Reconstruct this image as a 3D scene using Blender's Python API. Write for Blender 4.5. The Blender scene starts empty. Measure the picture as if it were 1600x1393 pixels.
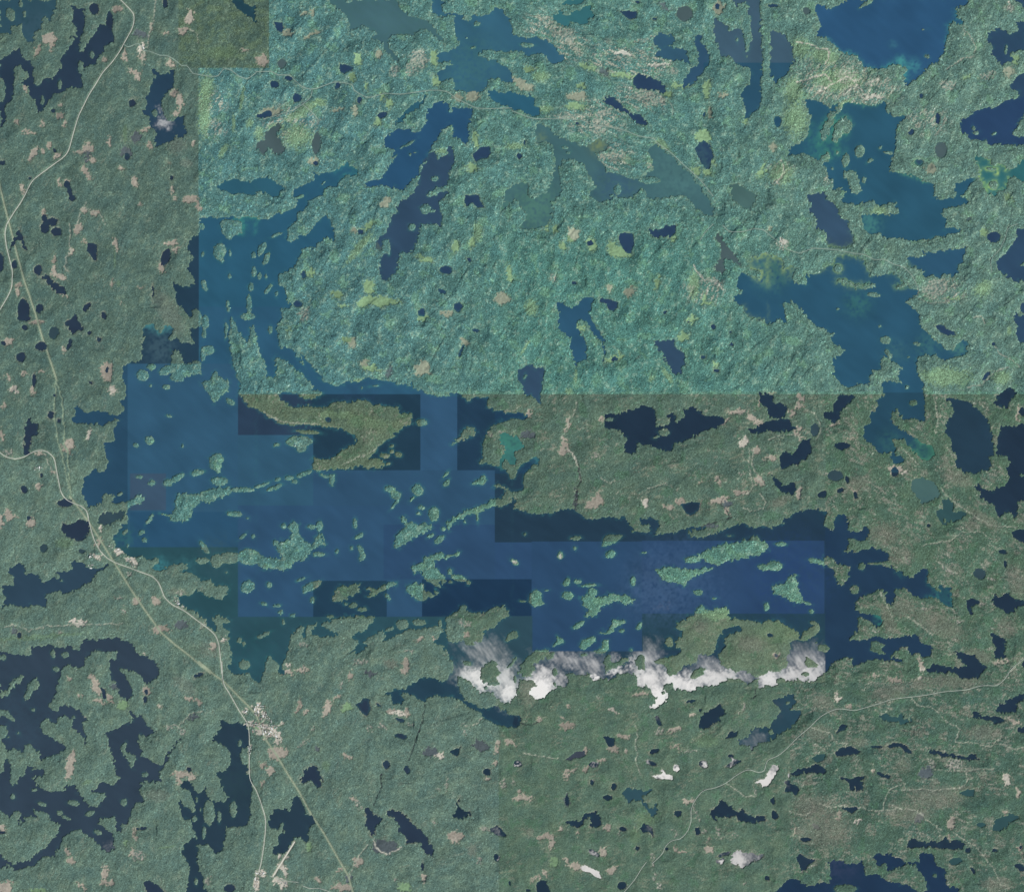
import bpy, math, random
import numpy as np
from mathutils import Vector

# ------------------------------------------------------------------ camera, sky, sun, exposure
U = 10.0                      # metres of ground per map unit
W0, H0 = 1600, 1393           # extent of the mapped country in map units
sc = bpy.context.scene
COL = sc.collection
CAM_Z = 42000.0
cam = bpy.data.cameras.new("camera")
cam.sensor_fit = 'HORIZONTAL'
cam.sensor_width = 36.0
cam.lens = 36.0 * CAM_Z / (W0 * U)
cam.clip_start = 100.0
cam.clip_end = 2.0e6
cam_o = bpy.data.objects.new("camera", cam)
cam_o.location = (0, 0, CAM_Z)
COL.objects.link(cam_o)
sc.camera = cam_o

SUN_EL = math.radians(46)
SUN_AZ = math.radians(128)    # clockwise from north (+Y): from the south-east
sun_dir = Vector((math.sin(SUN_AZ) * math.cos(SUN_EL), math.cos(SUN_AZ) * math.cos(SUN_EL), math.sin(SUN_EL)))
w = bpy.data.worlds.new("World")
sc.world = w
w.use_nodes = True
wn = w.node_tree
sky = wn.nodes.new('ShaderNodeTexSky')
sky.sky_type = 'NISHITA'
sky.sun_disc = False
sky.sun_elevation = SUN_EL
sky.sun_rotation = SUN_AZ
bg = wn.nodes['Background']
bg.inputs['Strength'].default_value = 0.1
wn.links.new(sky.outputs['Color'], bg.inputs['Color'])
sl = bpy.data.lights.new("sun", 'SUN')
sl.energy = 3.6
sl.angle = math.radians(0.53)
sl.color = (1.0, 0.96, 0.9)
so = bpy.data.objects.new("sun", sl)
so.rotation_euler = sun_dir.to_track_quat('Z', 'Y').to_euler()
so.location = (0, 0, 3000)
COL.objects.link(so)
sc.view_settings.view_transform = 'Standard'
sc.view_settings.look = 'None'
sc.view_settings.exposure = 0.8
sc.view_settings.gamma = 1.0
sc.view_settings.use_curve_mapping = False
sc.cycles.max_bounces = 3
sc.cycles.diffuse_bounces = 2
sc.cycles.glossy_bounces = 2

# light received per unit albedo, so that a surface's own colour can be given as it looks in daylight
KLIGHT = np.array([1.86, 1.86, 1.94])
def lin(c):
    c = np.asarray(c, dtype=float) / 255.0
    return np.where(c <= 0.04045, c / 12.92, ((c + 0.055) / 1.055) ** 2.4)
def alb(c):
    return lin(c) / KLIGHT

# survey of the country: lakes W/X/e/x, islands I/i, open patches P/p, painted sun glint g, lines R r v V D L l A
DATA = """
T 0 0
W nw 0,0 350,0 340,70 325,120 300,145 285,90 265,110 245,190 200,230 225,260 175,255 150,230 130,200 135,150 75,160 65,215 0,215
i 65 90 28 42 -20
i 130 25 12 20
i 152 90 10 18
W nw2 425,15 455,35 520,55 530,110 515,180 492,250 482,315 515,320 560,260 612,168 605,152 650,158 692,170 712,260 650,285 635,330 605,350 595,400 530,415 508,450 515,495 505,540 470,545 440,535 410,560 375,585 335,590 300,635 255,690 240,700 225,640 190,580 175,540 130,520 135,490 180,480 150,430 120,400 90,420 85,600 35,660 30,710 40,760 0,800 0,380 80,325 115,300 140,350 185,385 215,440 210,520 255,530 262,495 325,490 370,440 380,390 370,370 455,260 435,225 480,240 470,175 440,130 458,70
i 232 490 20 42
i 262 620 10 30
i 372 527 12 28
i 500 420 18 38
i 570 340 12 22
i 8 560 26 72
e k 585 55 28 35
e k 680 130 22 58
e k 1027 22 14 32
W tld 1440,0 1490,60 1560,115 1592,160 1592,40 1540,40 1500,0
W west 945,430 975,430 1000,465 1050,450 1080,430 1080,520 1050,560 1010,610 1005,660 1010,700 1030,740 1070,755 1110,730 1145,720 1150,790 1165,830 1140,850 1090,850 1070,880 1000,900 960,912 965,850 970,800 935,800 920,740 885,690 905,680 915,640 905,610 925,560 940,510 970,480
i 962 705 16 20
g 1020 770 40 30 20 .75
g 1000 690 12 36 -20 .5
e k 822 643 23 22
e k 185 1107 9 9
e k 330 690 14 12
e k 790 975 12 22
e k 415 1145 20 24
e k 433 1190 13 42 -15
e k 447 1232 20 22
e k 1055 1010 8 8
e k 1065 1105 11 15
e k 275 1362 18 30
e k 325 1378 34 26
e k 340 935 10 16
e k 15 1015 18 16
W teal 1340,1165 1390,1130 1430,1108 1480,1110 1520,1135 1592,1115 1592,1210 1520,1200 1430,1210 1400,1185 1370,1190
p t 730 65 30 25
p t 1180 110 30 45 20
p t 310 245 36 38
p t 320 290 12 30
p t 235 315 16 35 30
p d 880 215 50 20 15
p t 945 170 7 45 10
p t 1140 195 30 18
p t 1035 208 22 9
p w 882 295 15 28
p t 885 360 11 32
p t 775 350 10 40 -15
p t 645 370 20 20
p t 1060 400 30 18 20
p t 840 450 35 18 20
p t 860 480 16 18
p t 155 550 14 28 -25
p t 1085 575 25 28 -30
p t 1120 640 17 50
p t 1095 705 22 12
p t 375 655 15 15
p t 365 720 34 24 20
p t 265 770 12 16
p t 405 775 9 20
p t 105 765 12 20 -30
p t 180 825 40 14 15
p t 210 960 22 48 30
p t 265 940 9 20
p t 355 970 26 20
p t 310 905 14 14
p t 490 945 28 15
p t 550 920 30 30
p d 545 975 14 40
p t 575 1000 25 16
p t 530 1060 20 35 -20
p t 560 1100 20 14
p d 850 855 30 38
p t 900 805 36 10 -15
p t 930 905 10 30
p t 680 880 11 30
p y 780 830 12 60
p t 840 1130 20 30 -25
p t 760 1048 20 12
p t 145 1180 14 25
p s 1160 1015 40 26
p t 1190 1240 45 28
p t 1232 1280 12 28 -15
p t 1065 1180 9 30
p t 1090 1230 10 14
p t 870 1270 7 15
p t 275 1320 15 15
p t 525 1310 22 20
p t 590 1325 32 16
p t 370 1140 12 26 -25
p t 425 1120 20 10
p t 1205 890 14 22
p d 785 950 30 30
p y 1290 540 45 80
p y 1270 700 40 150
p y 1390 940 18 50 30
p y 1505 620 12 80 8
p y 1455 770 10 60
p y 1555 770 20 30 20
p y 1380 330 110 40
p s 1100 900 60 60
p t 1515 320 22 10
R 750,0 800,50 835,90 835,140 820,190 775,270 740,335 690,400 640,450 600,520 560,580 520,660 490,720 470,790 450,860 430,935 405,975 340,1020 280,1065 210,1115 185,1150 165,1200 130,1265 80,1335 45,1393
r 775,280 800,300 840,280 870,275 895,320 930,320 1000,350 1050,350 1110,390 1130,412 1165,408 1200,460 1230,465 1320,480 1360,475 1395,425 1440,440 1490,480 1540,495 1592,455
v 965,0 965,100 935,200 918,300
L -60,900 20,1230 62,1400
v 525,1280 560,1320 620,1330
v 540,1260 500,1330 480,1393
v 880,295 900,330 885,400
v 1180,190 1225,210 1235,270
v 630,1340 655,1393
T 400 0
W grey 440,0 520,60 590,130 575,200 580,230 640,235 700,225 720,240 790,270 800,310 830,330 870,390 890,380 860,330 830,290 820,260 840,215 900,215 980,215 1010,190 1050,180 1090,200 1150,270 1165,250 1120,180 1090,150 1060,120 1000,125 950,100 900,40 860,0
I 585,190 640,160 700,180 765,205 730,225 700,260 600,245
i 575 10 18 8
W blue 1100,0 1165,0 1160,80 1200,90 1290,80 1300,120 1340,130 1350,90 1450,90 1475,60 1475,40 1520,50 1560,110 1600,180 1600,320 1540,320 1440,310 1370,340 1440,370 1490,380 1600,440 1600,520 1550,510 1500,490 1440,490 1440,530 1400,570 1300,570 1230,560 1230,490 1190,500 1150,500 1120,460 1150,430 1170,410 1230,410 1200,390 1140,390 1125,340 1170,320 1260,300 1260,260 1240,220 1225,150 1235,100 1180,100 1130,100 1095,80
i 1370 148 20 16
i 1310 238 8 7
i 1350 295 15 8
W blue2 1435,565 1480,560 1550,585 1600,560 1600,675 1510,645 1465,620
W teal 1060,580 1055,610 1000,670 940,710 905,765 865,775 870,750 930,700 960,660 1030,620
W deep 1150,625 1200,650 1195,690 1220,700 1215,665 1260,662 1345,680 1335,740 1325,800 1315,890 1285,890 1270,860 1225,860 1225,790 1215,760 1150,830 1100,880 1090,930 1060,990 1020,1040 1010,1090 960,1130 900,1190 860,1170 800,1150 700,1165 670,1140 740,1120 800,1120 790,1090 830,1030 890,960 840,985 860,940 800,910 795,870 840,820 900,800 960,800 980,830 1010,820 1050,760 1070,700 1110,640
i 940 900 48 7 -30
i 960 960 5 7
i 985 948 8 4
W dark2 1240,940 1235,1000 1200,1080 1190,1140 1195,1190 1150,1240 1135,1290 1160,1330 1150,1393 850,1393 880,1320 870,1290 900,1250 960,1225 1000,1160 1020,1110 1030,1050 1080,960 1110,940 1130,990 1160,970 1190,960 1180,930 1210,910
I 1060,1215 1100,1180 1160,1160 1215,1140 1215,1170 1130,1200 1080,1225
i 1055 1300 32 30
i 1090 1310 25 10
i 1110 1110 22 15
i 1180 1310 32 34
W k 110,135 165,140 170,180 160,205 130,190
e m 158 395 30 28 -30
e k 115 525 27 27
e k 203 487 26 16
e k 255 610 28 28 -30
e k 65 715 30 20 -20
e k 22 722 22 14
W k 518,395 560,400 610,420 590,440 545,460 520,440
e k 508 532 18 24 30
e k 640 620 12 20
e k 785 715 32 20 -15
W m 60,820 110,780 165,770 120,830 150,870 185,930 130,965 80,920 40,970 0,920 0,890 50,870
e m 375 890 26 66 5
e k 370 1015 13 14
W k 1350,960 1390,915 1455,910 1460,950 1440,980 1400,990 1365,1005
W k 1300,1215 1380,1210 1420,1290 1370,1290 1340,1250 1310,1290 1295,1250
W teal 0,1110 90,1105 140,1140 175,1170 120,1225 80,1205 0,1190
W main 235,1185 300,1150 370,1110 345,1075 400,1080 450,1070 520,1050 560,1010 620,1040 630,1090 560,1100 500,1150 430,1170 420,1200 370,1230 320,1245 290,1320 280,1400 0,1400 0,1360 100,1350 200,1300 250,1290 262,1245 230,1215
W main 380,1400 410,1320 440,1340 450,1400
i 270 1225 30 10 -20
i 420 1140 16 6 -40
p g 635 370 24 36
p t 300 85 22 12
p t 350 80 18 20
p t 345 215 60 14 -25
p p 1010 360 48 48 -30
p p 960 430 34 36
p p 1030 400 26 30
p t 1345 600 44 34
p t 1255 605 28 22
p g 600 482 22 30
p g 1125 505 24 32
p g 1105 365 20 48
p g 825 645 24 25
p g 755 765 28 24
p g 690 540 9 26 -15
p t 805 1265 32 32
p g 1340 1045 30 30
p y 290 690 130 30 -30
p y 260 850 90 70
p t 360 1000 36 24 -20
p t 95 695 75 18 -8
p t 615 690 12 40
p p 860 440 25 30
p t 760 340 20 30
p g 1365 870 18 50
p y 1150 940 30 20
p y 20 830 30 40
p y 130 790 50 20
p g 790 600 18 16
p t 200 205 40 15
p y 400 640 40 25 
p t 510 685 35 7
p t 40 380 35 40
r 0,448 95,445 140,470 210,465 240,500 290,545 350,560 420,535 490,508 570,520 600,530 610,565 690,610 740,600 800,580 900,590 1020,570 1110,560 1190,570 1240,610 1300,640 1380,680 1592,672
r 350,570 340,610 290,650 240,685 120,720 50,740
r 290,650 350,700 390,745 380,770
T 800 0
W teal2 255,95 300,70 330,95 300,100 360,90 390,70 450,50 445,35 480,40 510,90 490,115 460,120 470,150 440,155 400,140 360,125 350,160 300,155 265,130
W teal2 300,30 400,30 430,20 450,0 340,0
e k 775 12 14 8
W k 665,72 775,68 775,110 740,125 700,100
e k 885 118 16 9
e m 1075 85 50 48
e k 1277 40 10 15
W mid 870,265 910,215 960,205 990,230 1020,260 1000,280 950,290 1000,300 1060,300 1090,330 1100,380 1105,410 1060,380 1000,370 950,360 900,360 885,340 930,310
W mid2 1140,225 1180,220 1190,270 1215,310 1225,380 1200,440 1150,490 1110,530 1065,550 1065,495 1110,430 1155,410 1160,350 1140,300 1130,260
i 1180 250 6 12
W k 750,480 790,460 870,480 950,530 960,570 940,585 890,555 820,565 770,555 755,520
W k 570,610 610,605 650,630 700,670 745,700 800,720 835,755 835,780 790,772 745,735 730,712 672,684 594,650 568,634
W k 1155,890 1190,870 1225,890 1245,940 1245,1020 1225,1060 1190,1040 1165,1000 1150,930
W slate 1360,-10 1540,-10 1545,150 1560,300 1550,480 1545,560 1555,600 1530,670 1490,700 1480,730 1450,740 1445,640 1425,590 1440,550 1475,530 1495,470 1480,430 1450,410 1390,390 1340,345 1290,350 1280,280 1260,250 1255,180 1265,100 1310,150 1350,170 1420,180 1430,120 1400,40
I 1400,20 1465,40 1475,110 1490,200 1490,240 1465,320 1460,365 1450,300 1435,230 1425,150
i 1400 250 8 12
i 1360 180 18 14
i 1575 170 6 16
W grn 160,760 210,780 270,840 330,870 400,890 440,910 490,890 530,870 585,880 590,910 560,940 520,950 530,990 570,1030 600,1075 650,1080 700,1090 740,1115 800,1110 880,1050 880,1000 850,940 870,900 900,890 960,960 1010,980 1060,1040 1120,1100 1160,1150 1200,1200 1240,1270 1260,1300 1250,1340 1220,1345 1150,1300 1110,1260 1080,1220 1030,1215 960,1225 880,1240 850,1230 830,1190 790,1170 760,1220 700,1235 640,1230 590,1240 540,1260 490,1230 470,1215 530,1170 530,1150 490,1120 480,1070 430,1010 380,990 310,1000 290,1060 300,1130 310,1200 250,1240 250,1300 240,1370 200,1420 60,1420 90,1330 60,1290 30,1240 -20,1260 -60,1330 -60,1250 -40,1180 50,1130 90,1140 95,1220 130,1230 200,1200 240,1140 265,1060 270,980 250,900 200,880 150,890 140,820
i 855 1120 66 22
i 655 1180 24 34
i 620 1215 14 8 -30
i 350 950 15 8
i 330 920 18 8
W blue -5,205 60,230 160,235 220,250 260,290 320,350 310,385 270,400 230,385 220,350 170,340 90,345 60,320 -5,320
i 95 282 40 14
W blue2 -5,580 110,590 140,620 145,660 175,690 160,715 90,710 30,680 -5,678
e k 45 970 18 18
e k 78 885 8 14
e k 405 767 14 6
e k 1195 712 8 14
W grey2 1360,1150 1400,1130 1430,1170 1520,1200 1510,1260 1480,1310 1430,1290 1370,1240
p p 340 230 60 40 40
p p 210 130 50 20 30
p p 380 290 55 14 30
p p 290 190 50 18 10
p w 690 332 60 12 10
p p 830 350 45 14 50
p w 890 412 55 8 10
p w 950 395 40 8 -20
p p 1005 440 20 34 -20
p p 830 250 60 10 -20
p t 400 598 62 26
p g 395 662 72 18 5
p p 350 725 110 16
p p 540 785 55 50 20
p p 575 705 55 20 -20
p p 850 610 95 38 10
p g 1185 855 50 36
p g 1215 1075 28 20
p g 1255 1010 10 20
p t 65 525 75 24 32
p g 470 415 55 14 15
p d 570 450 32 22
p g 700 470 90 14 5
p g 970 590 28 20 -20
p t 1310 590 32 12 -20
p p 620 975 90 24
p p 850 1030 28 12
p g 1550 1060 12 50 30
p t 1285 55 28 40
p g 435 540 26 18
p g 110 430 42 20
p g 1040 535 60 14
p g 1452 755 10 24
p y 180 480 50 30
p y 200 680 60 20
p y 930 900 50 30 40
p g 1140 1060 26 26
p y 20 910 60 20
p t 1232 705 12 30
p d 955 45 50 12 20
p g 1215 550 20 60 10
r 0,690 60,715 130,740 250,740 440,745 480,775 600,790 700,810 790,850 880,860 900,890 990,950 1060,1020 1130,1080 1180,1130 1250,1220
r 980,640 1000,680 995,720
T 1200 0
W blue3 290,40 330,30 390,55 440,30 500,-10 1250,-10 1230,40 1175,50 1170,100 1220,130 1220,155 1180,150 1150,130 1120,180 1110,250 1080,340 1060,395 1010,400 970,450 920,490 870,530 850,545 855,500 840,460 850,430 820,390 780,400 730,430 650,425 590,410 560,370 540,345 490,330 445,325 400,270 360,230 310,235 300,200 330,160 300,110
I 565,58 595,15 650,-10 660,5 630,25
i 990 350 15 11
i 965 185 8 4
W slate 14,190 60,190 110,220 150,300 155,390 130,440 70,500 40,520 35,490 14,480
W dark3 1370,200 1440,180 1500,205 1560,190 1540,140 1600,120 1600,320 1560,310 1500,340 1530,360 1480,390 1450,410 1410,350 1390,330 1400,300 1365,260
i 1480 310 10 26
W dark3 1600,450 1540,470 1530,500 1500,540 1560,565 1540,620 1600,590
W dark4 1195,770 1210,735 1270,710 1290,690 1340,670 1400,670 1460,640 1550,610 1600,590 1600,690 1560,760 1520,830 1560,860 1600,850 1600,900 1500,900 1460,890 1400,910 1380,910 1350,870 1290,870 1260,880 1215,820
i 1290 825 18 11
i 1280 798 9 10
i 1405 830 15 7 -30
W dark3 1520,-10 1570,20 1600,60 1600,-10
W east 235,620 300,620 370,650 385,690 410,650 470,640 520,640 600,650 660,660 720,640 735,640 730,690 780,720 850,725 820,770 790,830 790,870 800,910 765,990 755,1060 830,1080 900,1090 960,1120 1040,1140 1030,1180 1025,1220 1080,1240 1150,1230 1180,1210 1150,1170 1160,1150 1230,1115 1300,1090 1320,1100 1260,1150 1200,1230 1240,1240 1240,1275 1190,1275 1130,1290 1080,1330 1200,1335 1150,1420 700,1420 640,1380 780,1370 840,1340 800,1300 790,1260 720,1260 690,1300 650,1240 600,1250 550,1270 500,1270 460,1250 490,1190 440,1165 400,1180 410,1110 360,1110 370,1070 345,1010 380,990 385,950 350,960 310,1000 230,950 180,960 110,970 140,930 210,880 250,830 265,720 240,680
I 325,885 340,800 380,710 420,680 435,640 480,640 430,700 410,740 380,810 345,870
I 395,870 410,790 480,715 525,780 500,830 440,855 435,890
i 570 940 30 38 20
i 485 995 22 42 10
I 485,1060 510,1055 555,1090 580,1190 560,1205 520,1190 500,1130
i 478 1085 12 28
i 430 945 10 12
i 700 918 9 10
i 750 950 25 10
i 635 1000 20 10 -30
i 595 1120 12 18
i 400 1050 6 8
i 1110 1325 25 30
W algae 1290,970 1370,990 1390,1020 1470,1020 1480,1060 1520,1050 1600,990 1600,1130 1500,1100 1480,1170 1400,1210 1350,1190 1330,1130 1310,1060
i 1400 1150 28 24
i 1390 1050 32 9
e k 57 755 24 34
e k 1055 737 14 40
e k 890 820 15 22 30
e m 1077 932 37 50
e k 938 1010 25 22
e k 950 598 12 14
e m 240 70 24 24
e m 1240 1360 22 14
e k 30 35 36 10
W dark5 240,1205 350,1200 370,1240 410,1270 440,1330 440,1420 310,1420 300,1360 250,1320 270,1270
p y 170 740 75 100
p y 80 1080 75 70
p y 350 350 90 50 10
p y 200 300 60 60
p y 160 560 60 80
p y 430 500 160 70
p w 650 602 72 12 4
p p 650 512 45 20 -20
p p 340 560 45 30
p p 490 470 60 50
p p 500 560 60 26 -20
p t 1010 1055 33 28
p p 1110 535 46 28
p g 1235 475 30 10 -25
p t 1500 450 28 30
p p 1360 475 50 20 -20
p p 1220 195 15 26
p t 30 915 20 20
p p 1500 50 30 30
p p 50 1130 20 18
p y 480 640 60 10 -30
p g 1535 370 20 30
p y 690 1310 50 30
p g 1495 1225 16 26 -20
V 180,510 250,495 350,465 400,520 450,515 490,470 530,510 580,490
V 520,490 550,530 470,590
V 300,300 370,310 375,360 355,400
V 310,575 360,545 400,525
V 340,470 300,480 
V 180,270 240,272 300,290
V 550,530 590,570
V 640,540 650,510 690,490
V 85,1000 100,1080 50,1140
V 1490,10 1510,70
v 1110,430 1200,370 1275,355 1290,290 1240,200
T 0 350
W main 1245,-40 1240,60 1200,90 1160,110 1160,150 1200,210 1170,270 1190,330 1215,370 1140,385 1065,370 1090,430 1100,480 1150,540 1190,590 1190,530 1245,560 1245,640 1180,640 1175,680 1210,740 1210,755 1150,740 1100,710 1040,720 1050,690 1080,650 1060,620 1020,640 1000,670 970,655 960,625 920,620 885,650 885,690 905,720 875,740 880,840 840,860 790,865 760,880 765,960 790,1020 780,1070 740,1100 770,1150 760,1180 700,1180 640,1165 560,1170 500,1150 460,1130 470,1170 445,1200 450,1240 520,1240 600,1240 640,1255 680,1215 750,1215 720,1250 700,1290 715,1393 715,1420 1605,1420 1605,-40
I 1370,-20 1380,50 1420,95 1450,80 1490,60 1510,10 1500,-20
i 1255 15 18 20
i 1365 170 38 52 10
i 1380 225 12 14
i 1262 188 9 14
i 1430 180 8 18
i 1428 325 12 16
i 1578 190 12 20
i 1578 295 14 35
i 1560 390 15 24 20
i 1270 380 16 34 -15
i 1412 495 10 20
i 1425 530 8 14
i 1548 500 15 60
i 1540 575 45 20
i 1275 610 24 45
i 1270 680 12 26
i 1405 660 10 50
i 1225 570 26 44 -20
i 1290 785 42 28
i 1260 820 16 28
i 885 940 38 34
i 940 890 28 20
i 1030 910 45 26 -20
I 1060,890 1070,790 1110,790 1140,830 1140,865 1190,850 1250,860 1255,930 1200,930 1150,960 1110,980 1070,965 1060,930
I 1245,990 1320,950 1325,910 1355,920 1360,950 1425,980 1420,1030 1390,1060 1350,1090 1325,1115 1300,1050 1270,1010
i 1430 1105 28 16 40
i 1033 1012 22 14
i 938 1005 8 10
i 1052 1192 16 7
i 930 1345 25 26
i 845 1375 16 12
i 1135 1380 8 10
e k 280 25 28 34
e k 350 48 34 28
W k 125,10 130,60 165,160 145,160 110,90 60,160 70,110 100,70
e k 3 240 20 58
e k 92 250 18 24
e k 238 285 24 32
W k 250,325 300,325 340,365 400,390 415,420 405,445 340,410 300,375
W k 540,120 570,115 605,130 600,180 600,220 585,230 570,200 540,170
e k 1030 205 26 54 20
e k 145 530 38 62
e k 150 585 44 18
e k 245 525 24 28
e k 155 645 18 18
e m 335 675 30 40 20
W k 405,610 440,590 470,560 490,570 490,610 520,655 480,660 450,685 420,650
e k 540 515 32 16 -40
e k 645 570 15 24
e k 555 675 14 12
e k 612 715 15 13
e k 432 745 13 40 20
e k 255 760 36 26
e k 130 828 28 32
e k 20 742 16 14
e k 212 970 13 42
e k 667 905 8 20
e k 563 985 14 12
e k 315 1188 18 26
e k 368 1222 14 13
e k 337 1066 10 9
e k 952 420 6 40
W k 150,1270 185,1200 195,1230 250,1235 230,1280 240,1310 200,1320 190,1370 180,1440 150,1440
v 430,0 440,60 430,130 450,170 410,210 420,240 400,270 425,300
p t 448 175 18 25
p t 490 30 22 42 20
p t 340 290 14 30 10
p t 370 330 45 12 20
p t 125 380 35 12 -10
p t 115 420 14 35
p t 1060 120 42 15 -10
p t 1085 160 20 18
p t 1005 270 18 34 -35
p t 725 130 10 40 -25
p y 715 220 5 70
p t 695 370 8 24
p y 740 370 12 20
p t 667 912 38 62
p w 700 1035 28 26 20
p w 92 1030 26 24
p t 55 960 14 30 -30
p t 207 1035 18 28
p t 150 930 24 10
p t 45 730 28 26
p t 30 1125 16 16
p w 550 1310 14 32 20
p t 440 1365 22 30
p t 395 440 20 8 20
p t 230 610 42 12
p t 525 100 10 20
p t 340 220 14 25
p t 8 1310 14 40
p t 265 920 14 8
p t 755 485 8 14
p t 870 395 14 6
p t 400 785 14 14
p s 1050 550 160 60 60
R 45,0 30,60 40,140 60,220 80,300 78,390 50,450 0,535
L 60,0 110,200 160,370 225,570 270,720 330,890 355,970
l 355,970 385,1080 400,1250 410,1400
l 355,970 340,1100 340,1220 375,1400
T 400 350
W main -10,-40 300,-40 460,-40 480,10 500,60 490,120 440,80 420,100 380,120 370,150 300,150 260,210 230,270 200,300 130,310 140,370 180,385 190,480 225,500 215,520 150,525 160,580 135,620 130,700 150,760 200,770 270,830 280,870 350,930 450,990 520,1010 560,970 640,980 720,955 850,980 880,1000 950,1000 970,980 980,1010 1060,1050 1150,1070 1250,1050 1290,1075 1320,1100 1350,1080 1440,1075 1440,1130 1480,1160 1592,1170 1650,1165 1685,1190 1660,1222 1592,1225 1500,1240 1430,1290 1420,1420 -10,1420
I 205,20 250,0 270,-80 440,-80 360,20 330,60 260,80 230,100 190,110
I 470,15 460,-40 560,-40 540,30
i 130 68 35 8 -20
i 35 155 22 45 25
i 65 215 16 42 25
i 22 325 12 22
i 65 325 6 14
i 75 405 14 36 35
i 127 435 7 16
i 88 655 14 24
I -157,560 -132,610 -112,660 -72,700 -42,750 -37,640 -22,630 8,720 20,780 50,870 70,950 120,950 120,820 150,830 190,860 240,890 310,960 350,1000 340,1030 400,1040 415,1060 370,1080 310,1090 250,1050 180,1040 140,1050 150,1100 210,1120 240,1150 300,1130 450,1140 480,1100 560,1110 680,1095 730,1130 800,1130 850,1140 890,1130 900,1180 960,1175 965,1230 900,1280 850,1290 860,1310 800,1350 760,1400 600,1520 360,1535 380,1490 500,1480 590,1393 620,1350 600,1290 500,1270 400,1255 300,1250 180,1245 90,1210 40,1180 0,1150 -72,1100 -107,1050 -97,990 -122,930 -152,850 -162,780 -162,680
W main 270,800 320,850 420,960 330,960 300,900
W main 140,1045 250,1040 255,1060 150,1070
i 1032 1232 32 20
i 660 1018 6 6
i 740 1005 22 5 -10
i 320 1292 70 12 5
I 1260,1330 1300,1265 1350,1270 1375,1300 1310,1330 1240,1360 1205,1365
i 270 1350 80 34
i 130 1375 15 10
i 845 1380 12 10
W dark2 850,-60 830,0 810,40 740,110 740,150 790,150 780,200 765,260 770,310 800,360 850,330 880,260 900,180 960,170 1000,120 1030,0 1150,-20 1150,-60
i 970 18 22 20
I 790,100 825,95 835,150 830,190 780,180
e k 650 47 18 15
e k 295 315 17 22
e k 260 495 28 20
e k 1180 285 40 24 5
e k 1155 415 28 14 25
e k 1030 548 22 28
e k 1258 515 26 30
e k 1365 662 18 12
e k 1325 222 14 8 30
e k 1275 790 8 45 20
x k 450 1212 18 18
e m 765 130 24 34
p d 830 915 18 40 10
p d 1540 450 12 25
p g 700 390 28 44
p g 740 480 92 34
p g 665 490 36 30
p g 850 485 60 12
p g 500 440 40 22 10
p g 545 505 32 10
p t 600 738 30 28
p g 560 725 40 12
p t 675 868 25 16
p g 720 895 60 12 10
p t 1040 890 44 40
p t 1030 925 55 18
p g 1050 215 60 13 15
p t 1185 555 44 20 5
p g 1040 575 32 28
p g 1240 140 24 36
p g 1345 120 18 36 20
p t 1300 735 34 16 30
p t 1530 465 50 32
p g 1575 310 18 48
p g 345 310 28 20 -20
p g 205 665 6 25
p y 640 150 130 24 -50
p g 700 10 42 16 -35
p p 300 560 32 40
p t 610 40 20 14
p y 620 980 50 12 -20
v 90,1195 180,1232 300,1240 400,1245
v 40,1165 90,1200 140,1225
p y 540 1190 200 20 5
p y 700 1240 120 30
p y 1380 50 30 60 
T 800 350
W k 665,60 700,50 750,60 760,100 755,130 740,180 710,170 690,145 665,120 660,90
W k 850,20 880,30 920,35 960,5 1020,5 1015,60 990,80 950,70 900,90 870,70
e k 487 120 16 16
e k 385 367 14 10
W k 548,460 600,465 660,490 650,520 630,540 600,535 590,500 550,485
W mid3 275,490 300,480 370,525 400,510 440,455 480,450 510,465 490,500 480,560 500,600 550,680 575,720 580,850 570,860 565,740 500,670 470,620 440,600 410,610 410,650 440,690 455,750 450,800 465,850 430,845 405,885 385,830 365,780 365,730 350,700 300,665 290,640 290,560
W dark2 895,730 1010,720 1020,770 1075,800 1070,860 1050,900 1055,920 1000,930 980,880 950,840 940,790 900,780
W dark2 40,900 90,870 130,890 200,890 190,990 180,1100 175,1130 150,1090 115,1060 70,1055 65,1010 40,980
i 78 950 7 14 20
e k 637 838 20 14
e k 952 548 12 10
e k 1100 610 7 7
e k 1252 640 17 17
e k 1357 670 8 8
e k 1363 750 14 10
e k 1188 825 14 12
e k 1270 912 18 11
W m 1260,80 1285,60 1320,110 1350,160 1400,200 1430,270 1400,250 1330,200 1320,290 1290,305 1245,275 1290,240 1300,150
W ne 1370,450 1420,440 1430,430 1405,370 1405,320 1440,300 1540,350 1550,300 1520,290 1480,280 1465,240 1490,205 1540,200 1560,180 1605,185 1605,610 1520,590 1480,590 1445,540 1440,510 1380,480
W k2 575,1170 650,1190 700,1160 760,1155 800,1130 870,1140 900,1200 910,1260 960,1255 985,1250 985,1210 965,1195 980,1170 1020,1180 1015,1240 1050,1210 1075,1180 1065,1150 1110,1135 1150,1160 1200,1190 1300,1190 1330,1220 1300,1250 1240,1270 1170,1300 1080,1340 1010,1360 1000,1420 900,1390 780,1360 770,1420 700,1420 710,1340 680,1290 620,1270 575,1280 580,1240
i 605 1215 22 12
i 945 1295 34 22
i 895 1325 18 8 -20
W k2 1540,1060 1600,1050 1622,1070 1622,1110 1692,1120 1712,1150 1692,1200 1652,1210 1592,1200 1592,1140 1560,1130 1535,1100
W k2 1480,1270 1530,1260 1592,1220 1652,1210 1722,1215 1742,1250 1777,1270 1742,1280 1662,1290 1592,1285 1520,1300 1480,1290
p t 380 55 36 40
p g 365 95 16 20
p g 275 30 14 26
p g 315 140 18 32 -30
p g 495 125 26 40 -20
p g 670 175 75 36 10
p g 615 130 20 30
p g 1000 95 16 26 20
p t 735 420 32 28
p t 605 400 24 30
p g 907 370 16 40 15
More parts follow.
